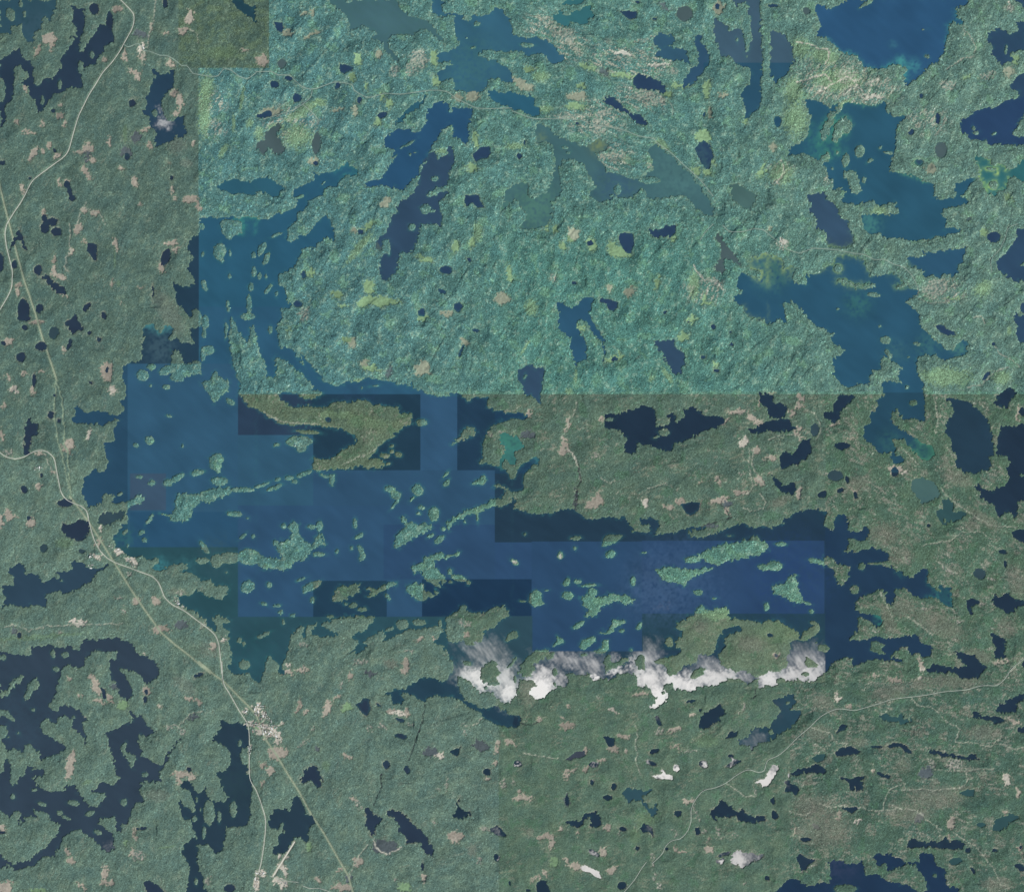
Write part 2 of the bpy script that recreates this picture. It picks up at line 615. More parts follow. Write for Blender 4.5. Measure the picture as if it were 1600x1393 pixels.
p g 1118 590 28 32
p g 1065 700 34 26
p g 1215 500 40 12
p g 1190 470 12 34
p y 965 940 16 60 -35
p y 865 960 26 16 -30
p g 640 832 52 20 -25
p g 1265 870 11 24 -25
p p 255 330 16 20
p g 430 645 22 20
p y 1130 380 34 90
p p 1120 405 22 16
p p 1260 365 50 20 40
p y 395 940 8 50
p y 355 1040 22 20
p t 345 1240 14 50 20
p t 325 1335 26 12
p t 325 1380 18 22
p t 105 1180 18 22
p w 1440 1350 26 32 -20
p t 1400 1172 62 12 -10
p t 1500 1210 48 14 40
p t 1540 1250 25 20
p t 1330 1230 34 9 -30
p t 1535 1110 6 30
p t 558 1210 14 20
p d 100 1310 52 22
p g 215 10 20 30
p y 120 520 40 50
p y 80 770 10 50 30
v 400,1100 398,1150 370,1200 345,1240 335,1290 310,1330
V 1130,250 1140,290 1180,330 1200,360
V 1240,350 1280,370 1310,410
r 1310,10 1350,50 1430,50 1500,30 1560,35 1592,60 1650,110 1712,160 1792,185 1862,150 1942,155 2022,160 2112,180 2192,190 2252,225 2312,220 2372,250 2442,270 2492,330 2522,390
r 1250,0 1200,50 1170,100
T 1200 350
W dark5 300,-60 440,-60 490,-20 490,20 540,70 530,110 480,155 430,150 370,120 360,60 320,20
W east 580,-60 1160,-60 1090,30 1200,25 1200,45 1100,75 1000,90 900,105 830,90 780,80 740,95 700,60 640,55 590,30
I 1100,20 1120,-60 1250,-60 1220,0 1180,25
W mid3 865,215 900,200 960,190 1050,165 1100,165 1160,150 1180,165 1240,140 1220,200 1200,240 1170,260 1190,300 1150,330 1130,300 1060,320 970,320 960,275 870,255
e k 1405 80 40 34
W dark3 1550,30 1605,20 1605,230 1560,250 1605,270 1605,350 1530,355 1500,330 1420,280 1420,230 1460,190 1500,160 1540,100
e dark3 1592 520 26 32
W dark3 1530,560 1605,560 1605,750 1560,730 1540,690 1550,640 1530,610
W ne -10,200 60,205 100,235 100,280 150,260 170,290 150,340 190,380 240,375 240,320 290,310 360,270 410,240 420,200 500,195 560,210 600,240 640,320 700,320 780,300 830,340 840,370 780,385 790,405 880,385 920,410 930,440 870,460 855,490 910,530 950,560 935,600 950,640 1010,690 1060,740 1130,785 1170,780 1170,760 1220,720 1250,750 1220,820 1160,830 1100,850 1040,815 980,810 920,835 920,900 940,950 975,1020 975,1180 985,1230 890,1205 850,1210 800,1150 785,1130 790,1160 755,1180 770,1240 820,1275 870,1300 940,1350 980,1420 700,1420 640,1380 595,1320 590,1265 625,1230 640,1180 690,1130 670,1100 715,1070 715,1030 700,990 630,1000 560,995 490,1020 460,1000 430,960 410,930 400,870 410,830 480,790 440,760 380,710 420,685 370,655 310,645 260,600 200,530 150,475 90,490 110,610 60,590 50,610 -10,610
I 630,1010 630,960 660,915 700,900 700,830 740,820 790,865 845,895 815,905 825,990 780,985 740,970 700,1000
i 435 275 24 26
I 425,345 470,345 530,370 600,375 665,370 665,390 610,405 540,395 430,365
i 655 440 42 14 5
i 730 722 32 24
i 748 805 12 32 -35
i 925 745 22 9 10
i 865 1013 12 10
i 690 635 7 7
i 430 530 7 7
i 905 1112 22 18
i 875 828 8 8
W k 1040,630 1075,620 1110,650 1160,665 1170,690 1110,690 1070,670 1045,650
e k 1355 945 13 36 35
e k 1400 745 12 8
W pet 1095,1080 1200,1085 1290,1130 1340,1180 1370,1230 1390,1290 1400,1370 1405,1440 1150,1440 1140,1350 1100,1280 1120,1230 1155,1170 1140,1120
W k2 1420,1060 1500,1010 1540,1050 1520,1080 1510,1135 1440,1130 1410,1115
W k2 1460,1260 1510,1250 1540,1240 1605,1240 1605,1440 1420,1440 1440,1290
e k 1580 1165 18 26
W k2 410,1100 470,1055 540,1065 535,1095 470,1140 440,1180 440,1220 400,1235 340,1190 340,1160 410,1160
e m 290 1280 28 40
e k2 460 1378 52 22
I 780,1340 840,1340 880,1380 920,1440 790,1440
p w 85 110 26 22
p p 80 145 18 18
p p 110 130 12 16
p g 1340 55 22 28
p y 1330 400 60 40 -30
p g 1150 465 42 8
p p 1040 400 80 55 -20
p t 195 1130 26 16
p t 210 1080 14 25 -30
p t 415 1245 30 10
p t 205 1325 26 12
p t 1558 1160 8 34
p t 1553 1205 10 14
p t 1060 1190 12 8
p t 150 1170 22 20
p t 175 1300 10 22 -30
p t 190 1265 14 22
p y 1500 660 12 30
p y 1100 950 160 60
p y 1450 950 60 40
p t 10 30 12 16
p t 20 1050 20 10
p t 520 1335 20 8 -20
v 0,1340 60,1320 150,1310 200,1325
v 230,1150 290,1180 320,1230 330,1290 300,1340
r 1550,0 1490,20 1470,100 1440,160 1380,220 1390,300
v 930,400 930,460 1000,492 1100,490
v 1280,580 1330,575 1350,620
v 1410,760 1450,815 1510,835 1560,890
v 1240,1020 1330,1000 1400,920 1500,890
v 1030,1080 1040,1150 1060,1200 1040,1300
T 0 700
W main 650,-40 650,30 675,80 660,130 620,150 590,120 520,190 515,220 505,260 530,310 540,358 620,345 635,290 665,282 720,298 700,325 680,345 740,335 800,325 860,292 900,305 880,335 820,360 790,380 800,450 770,470 740,465 760,490 740,510 700,545 690,570 710,580 720,620 750,620 770,650 800,660 830,690 860,665 900,670 930,690 985,685 980,720 940,745 960,765 1010,750 1060,725 1160,720 1160,745 1100,765 1180,775 1220,790 1250,810 1300,820 1340,850 1420,850 1420,900 1380,930 1300,930 1250,890 1210,880 1190,910 1110,920 1115,960 1150,980 1160,1010 1220,1015 1240,1050 1290,1070 1290,1100 1360,1160 1330,1080 1330,1035 1400,1050 1445,1070 1440,1090 1390,1085 1380,1110 1430,1140 1420,1170 1430,1230 1440,1290 1445,1330 1410,1360 1450,1393 1450,1400 1605,1400 1605,-40
I 1300,60 1330,40 1365,30 1390,65 1375,110 1370,155 1350,150 1310,120
i 1362 205 50 26
I 1060,440 1065,410 1090,350 1100,290 1180,290 1250,280 1300,255 1370,235 1430,240 1450,260 1430,285 1350,315 1290,345 1260,325 1200,370 1195,420 1160,445 1090,455
i 1040 415 40 6 10
i 1230 152 40 18 -10
i 1100 185 52 18 -30
i 1045 215 24 22
i 865 178 20 8
i 940 215 22 13 -20
i 745 285 20 8 -35
i 1500 258 80 13
i 1458 408 48 18
i 1540 435 8 6
i 930 440 35 12 -55
i 883 525 20 14 -30
i 897 570 14 14
i 780 520 20 12 -45
i 795 605 8 10
i 1270 615 45 16 55
i 1575 550 12 12
i 1510 545 25 9 -40
i 1260 698 40 20
i 1345 700 38 42
i 1430 680 62 36
i 1550 675 68 50
i 1540 860 46 36 -30
i 1405 770 8 6
i 1520 1345 35 30
i 1490 1190 14 16
i 1515 1215 8 14
W m 620,470 615,420 650,400 740,395 785,400 780,440 700,450 680,470 650,480
W k 385,490 400,470 500,455 545,450 560,500 540,545 480,580 430,560 390,530
e k 405 340 52 24
e k 150 255 20 26 -30
e k 255 165 12 12
e m 270 620 24 30
e m 510 640 20 14
e k 120 1160 12 18
e k 175 435 12 14
W nw3 -10,1015 20,980 35,930 10,860 85,850 90,800 50,780 45,750 80,730 110,705 150,730 160,780 240,785 260,830 310,820 360,770 420,765 450,740 450,700 500,705 540,740 600,745 660,720 670,725 600,780 560,830 510,865 440,880 400,905 340,895 280,910 290,950 285,985 200,980 120,985 60,970
i 355 795 16 14
i 383 822 7 5
p p 55 30 24 20
p t 415 10 30 16 20
p t 240 30 22 8
p t 340 150 18 12
p t 240 235 18 22
p t 55 410 24 40 -15
p t 5 455 10 50
p t 95 420 18 14
p t 190 460 30 30
p p 540 440 16 18
p w 490 1085 50 16 12
p t 980 1125 28 24
p t 1025 1120 36 20 20
p d 1125 1095 44 30
p t 845 945 26 22
p t 975 945 30 26
p s 1100 890 60 20
p p 1100 955 12 22
p p 365 1145 20 10
p p 780 1010 12 22 -30
p p 740 925 30 8
p d 90 1130 20 30 -30
p s 1310 1250 70 50
p p 1270 1095 30 22
p w 600 675 40 9 20
p w 822 705 44 16 40
p w 738 640 30 18
p w 625 505 9 20
p t 617 590 12 30 20
p w 1390 1190 20 10
p w 895 1275 8 8
p p 805 780 18 12
p p 1140 985 20 10 30
p p 1130 895 26 16
p t 1330 1225 20 24
p y 250 1170 280 14 -5
p y 400 590 60 30
R -20,20 0,25 40,55 100,68 150,55 200,25 250,10 300,22 340,60 352,130 365,200 380,270 405,315 450,340 510,360 545,395 552,450 570,520 590,580 625,640 670,685 720,712 800,740 880,770 950,795 990,835 1010,890 1025,930 1075,975 1150,1010 1220,1065 1290,1115 1340,1160 1362,1215 1370,1280 1380,1400
l 380,0 400,100 430,250
l 415,0 430,150 440,290
L 435,300 520,410 600,530 700,690 800,850 900,1000 1000,1140 1090,1220 1200,1305 1310,1400
v 275,25 315,110 345,160 365,190
v 30,1110 80,1095 130,1110 180,1135 300,1105 480,1095 640,1095 760,1085
T 400 700
W main -10,-40 1605,-40 1605,130 1550,100 1540,110 1592,200 1605,260 1605,380 1605,1050 1575,1040 1520,1040 1520,1090 1460,1115 1400,1115 1400,1160 1360,1195 1300,1190 1300,1250 1275,1310 1240,1340 1180,1250 1100,1200 1180,1120 1140,1110 1010,1120 960,1120 900,1150 790,1210 800,1170 790,1130 740,1150 690,1180 670,1210 700,1220 640,1270 560,1280 600,1260 640,1200 600,1165 680,1130 720,1080 730,1040 560,1045 460,1070 400,1090 410,1110 510,1150 540,1190 500,1160 420,1175 350,1150 345,1110 380,1105 370,1090 315,1100 315,1180 280,1180 300,1120 280,1095 230,1130 200,1250 160,1340 180,1400 -10,1400
W main 1500,980 1605,900 1605,1100 1560,1060
W main 1200,1090 1180,1120 1170,1090 1200,1040
I 70,1300 90,1290 145,1350 130,1400 50,1400
I 345,130 350,60 430,75 500,50 540,10 620,-30 770,-30 760,10 650,60 560,100 480,110 420,130
I 620,90 700,60 770,70 795,95 760,130 720,130 660,110
I 1200,1090 1210,1030 1260,1010 1270,975 1310,985 1320,1020 1400,1020 1460,1010 1500,980 1560,1000 1575,1040 1520,1040 1520,1090 1460,1115 1400,1115 1400,1160 1360,1195 1300,1190 1250,1190 1180,1120
i 800 45 30 16
i 885 40 22 16
i 820 95 14 9
i 845 20 14 10
i 280 5 32 18
i 35 230 45 10 -20
i 110 245 48 12 -18
i 135 197 18 9 -20
i 205 185 24 14
i 300 160 50 14 -20
i 240 208 18 12
I 395,150 430,165 490,165 490,200 478,235 455,215 460,185 420,180
i 830 255 30 20
i 870 290 34 24 30
i 865 345 36 9 -50
i 1005 260 34 34
i 970 315 18 8 -50
i 1030 370 22 12
i 1010 408 12 8
i 1105 410 32 42
i 1180 165 26 8 -50
i 1185 215 24 13 -50
I 1345,225 1390,190 1415,165 1432,200 1420,222 1380,225
I 1190,510 1190,460 1240,425 1320,375 1400,360 1470,315 1530,305 1560,270 1530,245 1470,245 1490,225 1540,235 1592,270 1592,330 1560,355 1480,360 1400,395 1330,415 1260,440 1215,480 1205,515
i 1378 425 8 28
i 1165 500 12 14
i 1140 568 36 16 -35
i 1085 545 22 11 -30
i 1298 458 7 8
I 860,610 860,570 890,510 930,500 930,470 895,430 915,420 945,465 1000,475 1080,465 1095,490 1060,515 990,550 940,580 890,620
i 615 470 11 28
i 640 545 28 13 -30
i 595 622 9 12
i 505 640 9 16
I 630,605 650,600 685,665 670,690 640,695 650,660
I -10,640 40,680 120,680 160,690 150,650 120,610 105,585 200,570 225,530 205,490 230,455 265,470 265,520 290,570 340,600 370,600 370,550 400,530 430,605 370,615 320,650 310,690 250,700 200,755 60,750 20,730 -10,700
i 395 485 20 34
i 345 488 25 12
i 390 658 38 14
i 175 482 16 14
I 290,900 295,860 340,830 410,820 400,850 360,880
i 280 815 28 9 -20
i 82 850 18 16
i 350 945 12 20
i 48 968 20 11 20
i 130 978 22 10
i 152 1022 14 12
i 230 1038 12 10
I 475,920 510,850 560,860 650,835 640,890 570,930 500,960 485,950
I 680,870 750,875 800,840 850,840 885,820 870,850 820,870 780,895 710,925 680,925 720,890
i 820 925 24 10 50
i 605 975 24 16
i 660 1000 28 13
i 560 968 12 8
I 970,740 980,720 1035,715 1040,685 1095,670 1130,645 1170,655 1180,675 1260,645 1270,650 1200,685 1110,690 1110,730 1150,770 1180,820 1170,840 1100,820 1050,800 1040,770 980,770
i 1205 765 15 16
i 1260 805 50 17 15
i 1320 835 14 12
i 1210 830 14 8
i 1100 832 56 12 28
I 935,850 990,835 1040,850 1040,890 1120,905 1115,870 1130,880 1125,910 1060,940 1000,935 950,900
i 910 1095 38 30
i 1015 1082 40 20
i 830 1125 30 9 -25
i 1145 1090 12 22
i 45 1160 45 12 -20
i 170 1080 10 16
i 462 1045 20 10
i 1335 1217 30 6
p t 1020 1190 28 9 -15
p t 1120 1187 34 12 15
p t 1172 1165 16 14
p p 1295 1090 42 16
p t 1310 1160 14 16
p p 955 1265 30 5
p p 1200 1265 24 9 -20
p p 650 1325 56 16 -5
p s 840 1340 40 30
p t 932 1350 22 42 10
p p 300 1220 30 16
p w 195 1350 16 11
p w 200 1385 30 8
p p 290 1370 30 13
v 540,100 650,50 760,0
T 800 700
W main -10,-40 10,-40 30,20 60,80 110,60 150,45 175,75 165,105 130,110 80,150 75,200 75,260 60,275 -10,265
W main -10,290 30,310 25,340 -10,360
W main -10,375 60,385 100,400 180,408 250,400 320,375 400,385 450,430 580,435 700,430 740,470 750,520 800,525 860,515 850,480 800,470 785,435 880,430 920,460 915,490 870,540 930,530 1000,520 1090,500 1160,485 1220,500 1100,520 1110,545 1200,550 1300,515 1360,480 1400,468 1450,470 1500,485 1592,485 1612,492 1692,465 1692,440 1742,420 1782,395 1842,380 1902,380 1952,400 1942,470 1992,515 2002,480 2012,410 2092,415 2092,460 2082,510 2172,520 2192,480 2217,490 2212,540 2172,580 2087,560 2092,600 2062,645 2152,640 2232,620 2292,625 2342,660 2342,700 2362,740 2382,780 2422,765 2452,800 2492,800 2552,745 2582,750 2582,800 2612,860 2652,910 2662,890 2642,850 2672,845 2732,880 2732,920 2722,940 2737,990 2692,975 2652,930 2592,930 2552,930 2492,910 2442,870 2392,870 2377,900 2372,950 2362,970 2332,950 2322,900 2292,880 2232,900 2192,920 2152,925 2132,960 2132,1010 2172,1025 2232,1030 2302,1040 2302,1080 2272,1110 2242,1090 2192,1050 2162,1050 2142,1090 2162,1120 2112,1170 2107,1190 2152,1195 2212,1190 2272,1170 2332,1185 2422,1170 2512,1160 2552,1210 2612,1240 2612,1280 2552,1300 2542,1270 2472,1290 2462,1240 2422,1230 2392,1260 2352,1290 2392,1300 2462,1330 2372,1320 2312,1320 2242,1310 2192,1340 2132,1355 2112,1340 2127,1305 2062,1310 1992,1330 1962,1380 1942,1400 -10,1400
i 80 535 8 6
i 397 557 32 14
I 560,610 570,560 600,535 660,540 690,545 670,565 610,600
i 610 660 34 22 -10
i 300 665 20 22
i 390 622 8 8
i 820 648 12 6
i 15 705 30 16 35
b 15 705 26 12
b 300 665 14 16
I 1160,660 1230,625 1320,595 1420,590 1460,560 1500,545 1535,575 1590,600 1590,630 1530,660 1450,680 1380,690 1310,715 1250,720 1200,700 1170,690
i 1120 692 48 20
I 895,750 950,740 1050,755 1130,750 1200,738 1250,745 1200,770 1110,810 1060,855 1000,835 930,825
i 1565 740 38 18
i 340 835 18 28 30
i 408 828 22 11
i 480 852 48 8
i 345 915 34 24
i 752 825 16 26
i 500 890 26 22
I 420,930 480,905 520,930 600,925 600,900 640,905 700,910 760,940 700,990 690,955 640,950 550,990 540,1020 500,1045 460,1040 490,1005 440,980 430,950
I 100,950 110,905 150,880 185,900 180,950 200,970 140,985
i 70 950 18 6
i 1155 895 28 16
i 1258 932 12 6
i 415 1098 42 15 -30
I 540,1140 600,1130 625,1100 630,1065 690,1060 700,1075 640,1120 620,1145 560,1150
i 680 1135 16 11
i 790 1105 13 26 30
I 255,1235 275,1195 275,1165 320,1185 320,1205
I 415,1230 440,1190 510,1170 520,1200 450,1250 425,1245
I 500,1265 560,1240 570,1190 595,1190 600,1250 570,1275
i 12 1158 26 24
i 980 1205 22 30
i 740 1252 7 8
i 1355 543 12 5
i 215 880 14 6
i 1582 985 16 24
W k 1045,345 1100,335 1165,335 1165,385 1120,420 1080,405 1060,370
W k2 710,-20 780,-20 760,20 740,38 720,30
e k 895 482 22 12
p t 318 18 30 22
p p 520 45 24 28
P t 465,385 475,330 500,305 540,268 572,300 560,340 530,375 500,370
p w 828 338 20 22
p t 980 372 26 16 20
p t 950 358 20 10
p t 1045 330 34 16 -10
p t 1165 355 8 36
p t 1278 200 12 34 -20
p t 1170 215 22 6 -30
p t 1290 320 55 20 -10
p d 1345 345 36 26
p t 1420 280 48 14 -5
p t 1340 395 12 32 -30
p d 1220 485 62 13 -15
p t 1540 200 22 34 -20
p t 1515 15 34 20
p p 1430 155 20 8
p d 392 320 12 70
p s 430 330 40 14
V 345,10 385,50 415,130 425,200
D 410,100 425,200 395,280 390,390
D 1160,495 1260,460 1360,430 1330,380 1300,350 1310,310
v 1470,0 1475,100 1480,160 1500,230 1480,270 1440,290
v 1495,0 1495,100 1510,150 1560,230
v 1540,280 1580,340 1560,370 1480,390 1440,370
v 560,180 600,220 640,200
v 840,255 960,215
T 1200 700
W k2 75,130 70,60 110,20 150,35 180,-10 190,-40 270,-60 260,30 230,70 170,100 110,125
W k2 25,165 60,190 100,230 165,210 170,260 155,295 100,275 60,250 45,220
e m 420 170 48 34
e k 490 195 13 22
e k 340 285 30 22 -20
e k 450 262 24 13 -15
e k 548 295 12 24 -25
e k 790 145 22 28
W ne 690,-40 700,15 770,25 760,50 790,90 840,90 850,70 795,40 800,-40
W grey2 890,200 950,185 1020,205 1060,260 1070,300 1020,320 960,345 930,310 900,260
W algae2 915,20 950,-30 1020,-20 1040,40 1000,75 950,70
W m2 1040,395 1095,360 1080,315 1120,310 1145,340 1150,400 1200,385 1230,410 1215,445 1130,460 1080,475 1060,440
i 1097 448 9 13
W pet 1150,-40 1140,-10 1150,20 1170,60 1170,110 1200,145 1260,150 1290,165 1310,150 1370,140 1390,110 1370,60 1405,20 1405,-40
W k2 1420,-40 1450,0 1510,90 1480,130 1500,200 1450,240 1420,240 1390,270 1330,250 1310,225 1260,230 1310,270 1330,310 1400,350 1430,430 1480,410 1500,400 1540,430 1550,370 1545,330 1605,330 1605,-40
i 1580 168 14 8
W k2 1515,520 1540,505 1605,510 1605,590 1560,575 1520,550
e k 1460 642 24 15
e k 1475 718 11 26
e m 1315 780 38 36
e k 998 480 13 11
W k2 1380,945 1410,910 1460,920 1480,895 1540,935 1592,950 1592,980 1530,985 1530,1020 1490,1030 1440,995
W k2 1230,945 1260,930 1320,950 1310,970 1260,985 1280,1040 1255,1030 1240,990
W k2 1380,1145 1440,1160 1465,1190 1475,1250 1475,1310 1415,1310 1410,1270 1430,1250 1400,1210
W k2 1165,1260 1220,1280 1290,1300 1330,1340 1360,1355 1340,1400 1300,1430 1200,1430 1150,1393 1000,1393 980,1370 1040,1345 1120,1360 1200,1365 1235,1350 1200,1320 1170,1290
e k2 1595 1340 16 20
i 80 595 36 12
i 300 703 52 15 10
i 40 732 46 30
I 30,880 35,845 100,845 130,800 180,790 185,870 210,945 190,975 110,930 40,905
i 240 960 28 8 20
i 270 1015 11 13
I 345,675 400,685 430,720 515,735 495,770 500,810 460,855 430,840 415,780 400,735 345,735
i 582 735 22 22
I 620,713 720,706 760,700 760,745 700,722 620,722
i 540 877 28 28
I 640,1200 700,1210 730,1215 700,1250 730,1280 700,1280 640,1255
p t 790 118 40 9 -10
p t 765 140 12 28
p t 822 130 12 16
p t 535 265 26 12 20
p t 560 300 10 20
p w 850 148 12 10
p t 190 280 18 34 15
p p 358 165 18 12
p p 862 695 14 30 -20
p s 830 670 70 50
p s 720 530 110 70
p s 1050 1090 180 70 25
p s 830 990 80 60
p s 750 1080 40 90 -20
p s 1340 440 130 36 30
p s 1545 830 60 100 -20
p p 1325 965 22 10
p p 1390 805 18 10
p p 968 980 11 24 -20
p p 1135 1050 12 8
p p 1185 1080 20 11
p p 660 1130 30 11
p t 952 1345 12 48 -15
p t 1450 1328 60 9 -5
p s 1180 190 100 46 15
p s 1310 1290 90 40 20
p p 1120 760 56 12 25
p s 560 220 80 50
p s 80 330 70 30 -20
p t 20 155 12 10
p t 20 60 40 14
p s 700 980 60 14 20
p s 1480 1110 60 60
v 960,605 1060,585 1140,575 1200,520 1330,520 1370,560
v 1592,1300 1550,1350 1500,1393
v 830,0 880,40 920,90
v 1080,250 1160,340 1280,420 1380,480 1540,490
v 1050,700 1150,770 1200,790
v 860,1040 960,1110 1020,1160
v 700,900 730,960 780,1060
S 700 600 5.333
I 380,340 440,310 550,300 640,290 760,300 800,450 790,590 740,600 700,610 650,640 600,690 560,740 545,800 520,790 510,730 480,690 440,700 420,685 340,665 250,660 290,600 290,500 320,400 360,370
X algae3 430,430 470,400 510,425 560,420 610,470 635,520 590,560 540,570 570,620 565,670 530,680 500,640 460,620 450,700 430,690 430,650 440,600 500,560 480,520 440,490
I 500,900 620,890 650,1000 640,1067 600,1060 540,1030 575,980 560,940 515,935
p p 340 420 30 18
p p 430 405 30 10 -15
S 700 930 5.333
W south 140,440 150,385 280,380 300,300 450,220 520,120 1620,120 1620,620 1575,590 1560,610 1510,630 1450,640 1400,680 1350,690 1300,680 1260,690 1240,710 1210,710 1190,680 1170,640 1130,610 1060,600 1000,600 970,640 1000,700 1000,750 960,760 920,750 880,780 830,800 810,840 780,865 730,865 710,850 675,800 690,770 725,740 720,705 620,700 590,710 580,760 575,830 550,860 520,900 470,900 430,880 420,850 250,960 120,880 80,800 -20,720 0,680 60,560
I 610,560 660,500 740,470 830,440 845,470 800,530 700,570 715,620 700,670 620,670 590,640
I 485,600 520,560 565,505 570,520 530,590 490,605
I 275,640 310,570 380,535 410,560 415,610 435,630 390,680 440,720 430,750 350,750 290,710 250,690 270,670
i 160 565 35 18 10
i 318 768 12 14
i 560 700 12 28
I 475,380 490,330 545,290 580,340 545,355 490,385
i 180 402 38 8
i 1135 490 25 12
i 890 640 22 30
i 890 740 12 20
I 1310,650 1305,520 1330,490 1360,500 1350,540 1400,550 1520,500 1510,530 1440,580 1340,620
i 855 500 40 20 -40
i 735 750 8 6
I 1570,590 1560,540 1600,490 1640,500 1640,620
I 60,160 130,80 160,130 200,150 260,140 350,130 400,90 470,80 500,130 480,170 440,150 440,220 390,270 330,260 280,280 280,350 230,380 130,370 0,400 -20,180
I 85,690 120,680 180,730 230,790 300,815 370,810 425,860 400,910 340,940 250,910 160,870 110,800
g 520 810 90 100 0 1.1
g 270 700 160 90 20 1.1
g 460 700 110 140 0 .8
g 300 470 190 120 30 .45
g 760 780 110 110 0 1.6
g 790 650 90 80 0 .9
g 980 530 200 70 15 .5
g 1200 580 90 110 -20 .55
g 1215 680 30 40 0 1.2
g 1400 630 80 28 -10 .9
g 1550 560 28 90 0 .6
g 1380 510 40 40 0 .4
g 940 690 50 80 0 .5
S 1000 930 5.333
W south -20,120 1560,120 1560,640 1540,650 1470,680 1450,710 1400,700 1380,735 1350,720 1320,690 1280,710 1230,710 1180,680 1135,700 1130,760 1060,750 1000,780 975,740 990,700 1000,680 940,710 900,740 850,710 800,680 740,690 640,735 540,760 460,760 420,800 380,810 370,775 310,770 260,780 220,800 230,830 220,880 180,910 130,930 65,925 130,880 145,850 90,820 95,770 60,750 0,755 -20,750
I 470,120 500,90 530,85 550,120 680,105 715,80 730,120 735,170 750,205 800,190 850,205 1000,220 1015,240 1060,215 1150,200 1230,260 1300,290 1335,325 1320,350 1250,390 1240,440 1230,500 1215,590 1160,640 1080,630 1040,650 990,680 930,660 880,620 840,615 800,640 720,610 670,570 640,540 500,500 480,550 420,570 350,590 300,640 260,670 240,650 220,600 120,555 150,520 220,520 280,500 330,490 350,430 300,410 300,380 350,330 350,290 300,270 300,230 340,205 390,220 400,170 420,165 460,180
X south 690,260 720,255 740,265 810,248 832,255 830,300 780,310 730,325 700,350 705,400 690,440 660,490 660,560 640,580 490,580 480,530 490,500 520,485 560,490 630,460 630,380 690,330
x k 1078 328 26 16 20
x k 1135 498 16 16
p t 1135 500 30 28
i 245 385 30 42
I 420,685 450,620 500,600 545,610 530,650 460,690
I 1335,370 1360,310 1420,270 1490,225 1500,290 1440,340 1380,370
i 1445 225 28 14
I 1480,455 1495,410 1540,410 1580,440 1560,475
I 1375,560 1385,510 1410,520 1485,580 1470,595 1400,600
i 1380 655 32 18
i 1465 395 10 10
I 190,790 200,740 270,730 280,760 230,785
i 195 810 12 12
i 0 560 22 60
g 60 690 120 110 0 1.1
g 150 850 100 100 0 1.5
g 60 520 100 120 0 .55
g 300 720 150 70 10 1.1
g 420 760 100 60 0 1.2
g 580 690 200 80 -5 1.0
g 580 580 140 60 20 .55
g 730 660 110 50 0 .8
g 890 680 90 50 0 .5
g 1070 700 100 90 -30 1.1
g 1250 660 130 70 0 .9
g 1420 660 150 80 0 .9
g 1350 530 200 110 0 .5
g 1480 600 80 100 0 .7
g 200 90 120 45 -20 .10
e k 425 882 38 11 -5
e k 500 955 8 14
D 975,765 955,790 965,820 940,850 910,855
p s 500 260 60 50
p s 930 400 120 70
p y 700 150 200 50
p y 1150 300 200 90
p t 0 820 70 12 -10
T 0 1043
W sw -10,-100 60,-95 130,-75 190,-70 200,-135 300,-140 370,-125 440,-140 500,-95 510,-175 570,-180 650,-185 740,-180 800,-165 850,-105 900,-75 970,-35 1000,30 990,45 940,70 930,95 905,95 870,40 820,20 780,0 740,-5 735,15 790,60 820,120 820,180 795,205 740,180 735,130 710,80 690,40 675,-20 680,-50 730,-60 730,-100 640,-100 590,-110 520,-60 530,-10 480,0 430,-30 380,5 375,50 345,130 350,160 300,220 300,240 360,275 370,240 430,235 480,255 510,290 540,300 545,325 500,340 530,410 545,490 530,505 520,430 480,390 455,370 455,320 420,305 370,305 350,340 300,310 255,330 250,370 290,420 350,450 400,480 410,500 350,540 270,550 240,600 190,640 190,650 200,640 270,630 275,665 230,670 200,690 250,740 330,770 385,770 400,735 470,730 500,790 520,800 520,830 560,860 600,860 670,800 640,775 580,780 570,775 600,740 610,715 640,705 690,735 745,690 720,650 700,590 710,570 690,500 670,430 650,410 700,385 800,345 830,330 790,270 800,260 850,310 870,285 890,300 910,350 940,380 975,385 910,425 870,405 860,450 845,470 870,490 880,540 930,570 990,610 1000,600 1030,550 1070,490 1110,420 1120,430 1080,490 1040,570 1015,620 985,640 1015,710 960,705 880,710 870,780 905,825 850,835 825,880 790,970 755,965 760,1010 730,1010 710,930 660,930 610,940 620,970 700,1030 705,1130 690,1140 640,1130 630,1110 560,1050 500,1015 440,1020 390,1050 370,1100 330,1170 290,1165 200,1220 100,1260 50,1230 0,1245 -10,1250 -10,1130 30,1180 90,1230 110,1210 200,1190 290,1110 370,1010 370,980 300,920 270,885 200,880 230,930 180,920 150,930 120,990 125,900 80,895 60,930 50,940 20,900 0,880 -10,880
I 50,520 90,505 150,530 150,480 185,465 215,510 250,530 240,610 160,610 150,660 110,700 70,725 60,660 80,630 50,580
I -10,360 35,360 50,420 10,450 50,550 20,600 20,650 -10,660
I -10,150 50,130 60,90 140,40 140,60 90,110 60,160 0,190 -10,190
I 145,205 160,140 190,80 230,55 235,130 190,170 180,205
i 345 10 16 12
I -10,260 50,260 60,290 95,320 85,330 30,300 -10,290
i 205 260 12 10
i 457 303 10 7
i 115 408 7 6
I 745,490 780,455 790,480 780,520 845,545 835,620 810,620 800,580 765,550
i 900 665 20 15
i 770 832 20 24
i 455 840 34 18 10
i 560 905 32 15 -25
i 410 930 32 9 15
i 372 900 18 14
i 260 845 26 12 15
i 215 760 18 10
i 78 800 14 14
i 610 1018 24 14 30
i 18 -65 22 18
i 330 -90 14 24
i 405 -83 22 19
i 345 5 18 14
g 680 1110 26 24 0 .3
p d 710 110 26 20
W k 625,120 650,130 660,190 640,190
e k 910 148 10 14
e k 905 195 11 22
e k 1235 45 36 12 -25
p d 1200 305 34 16
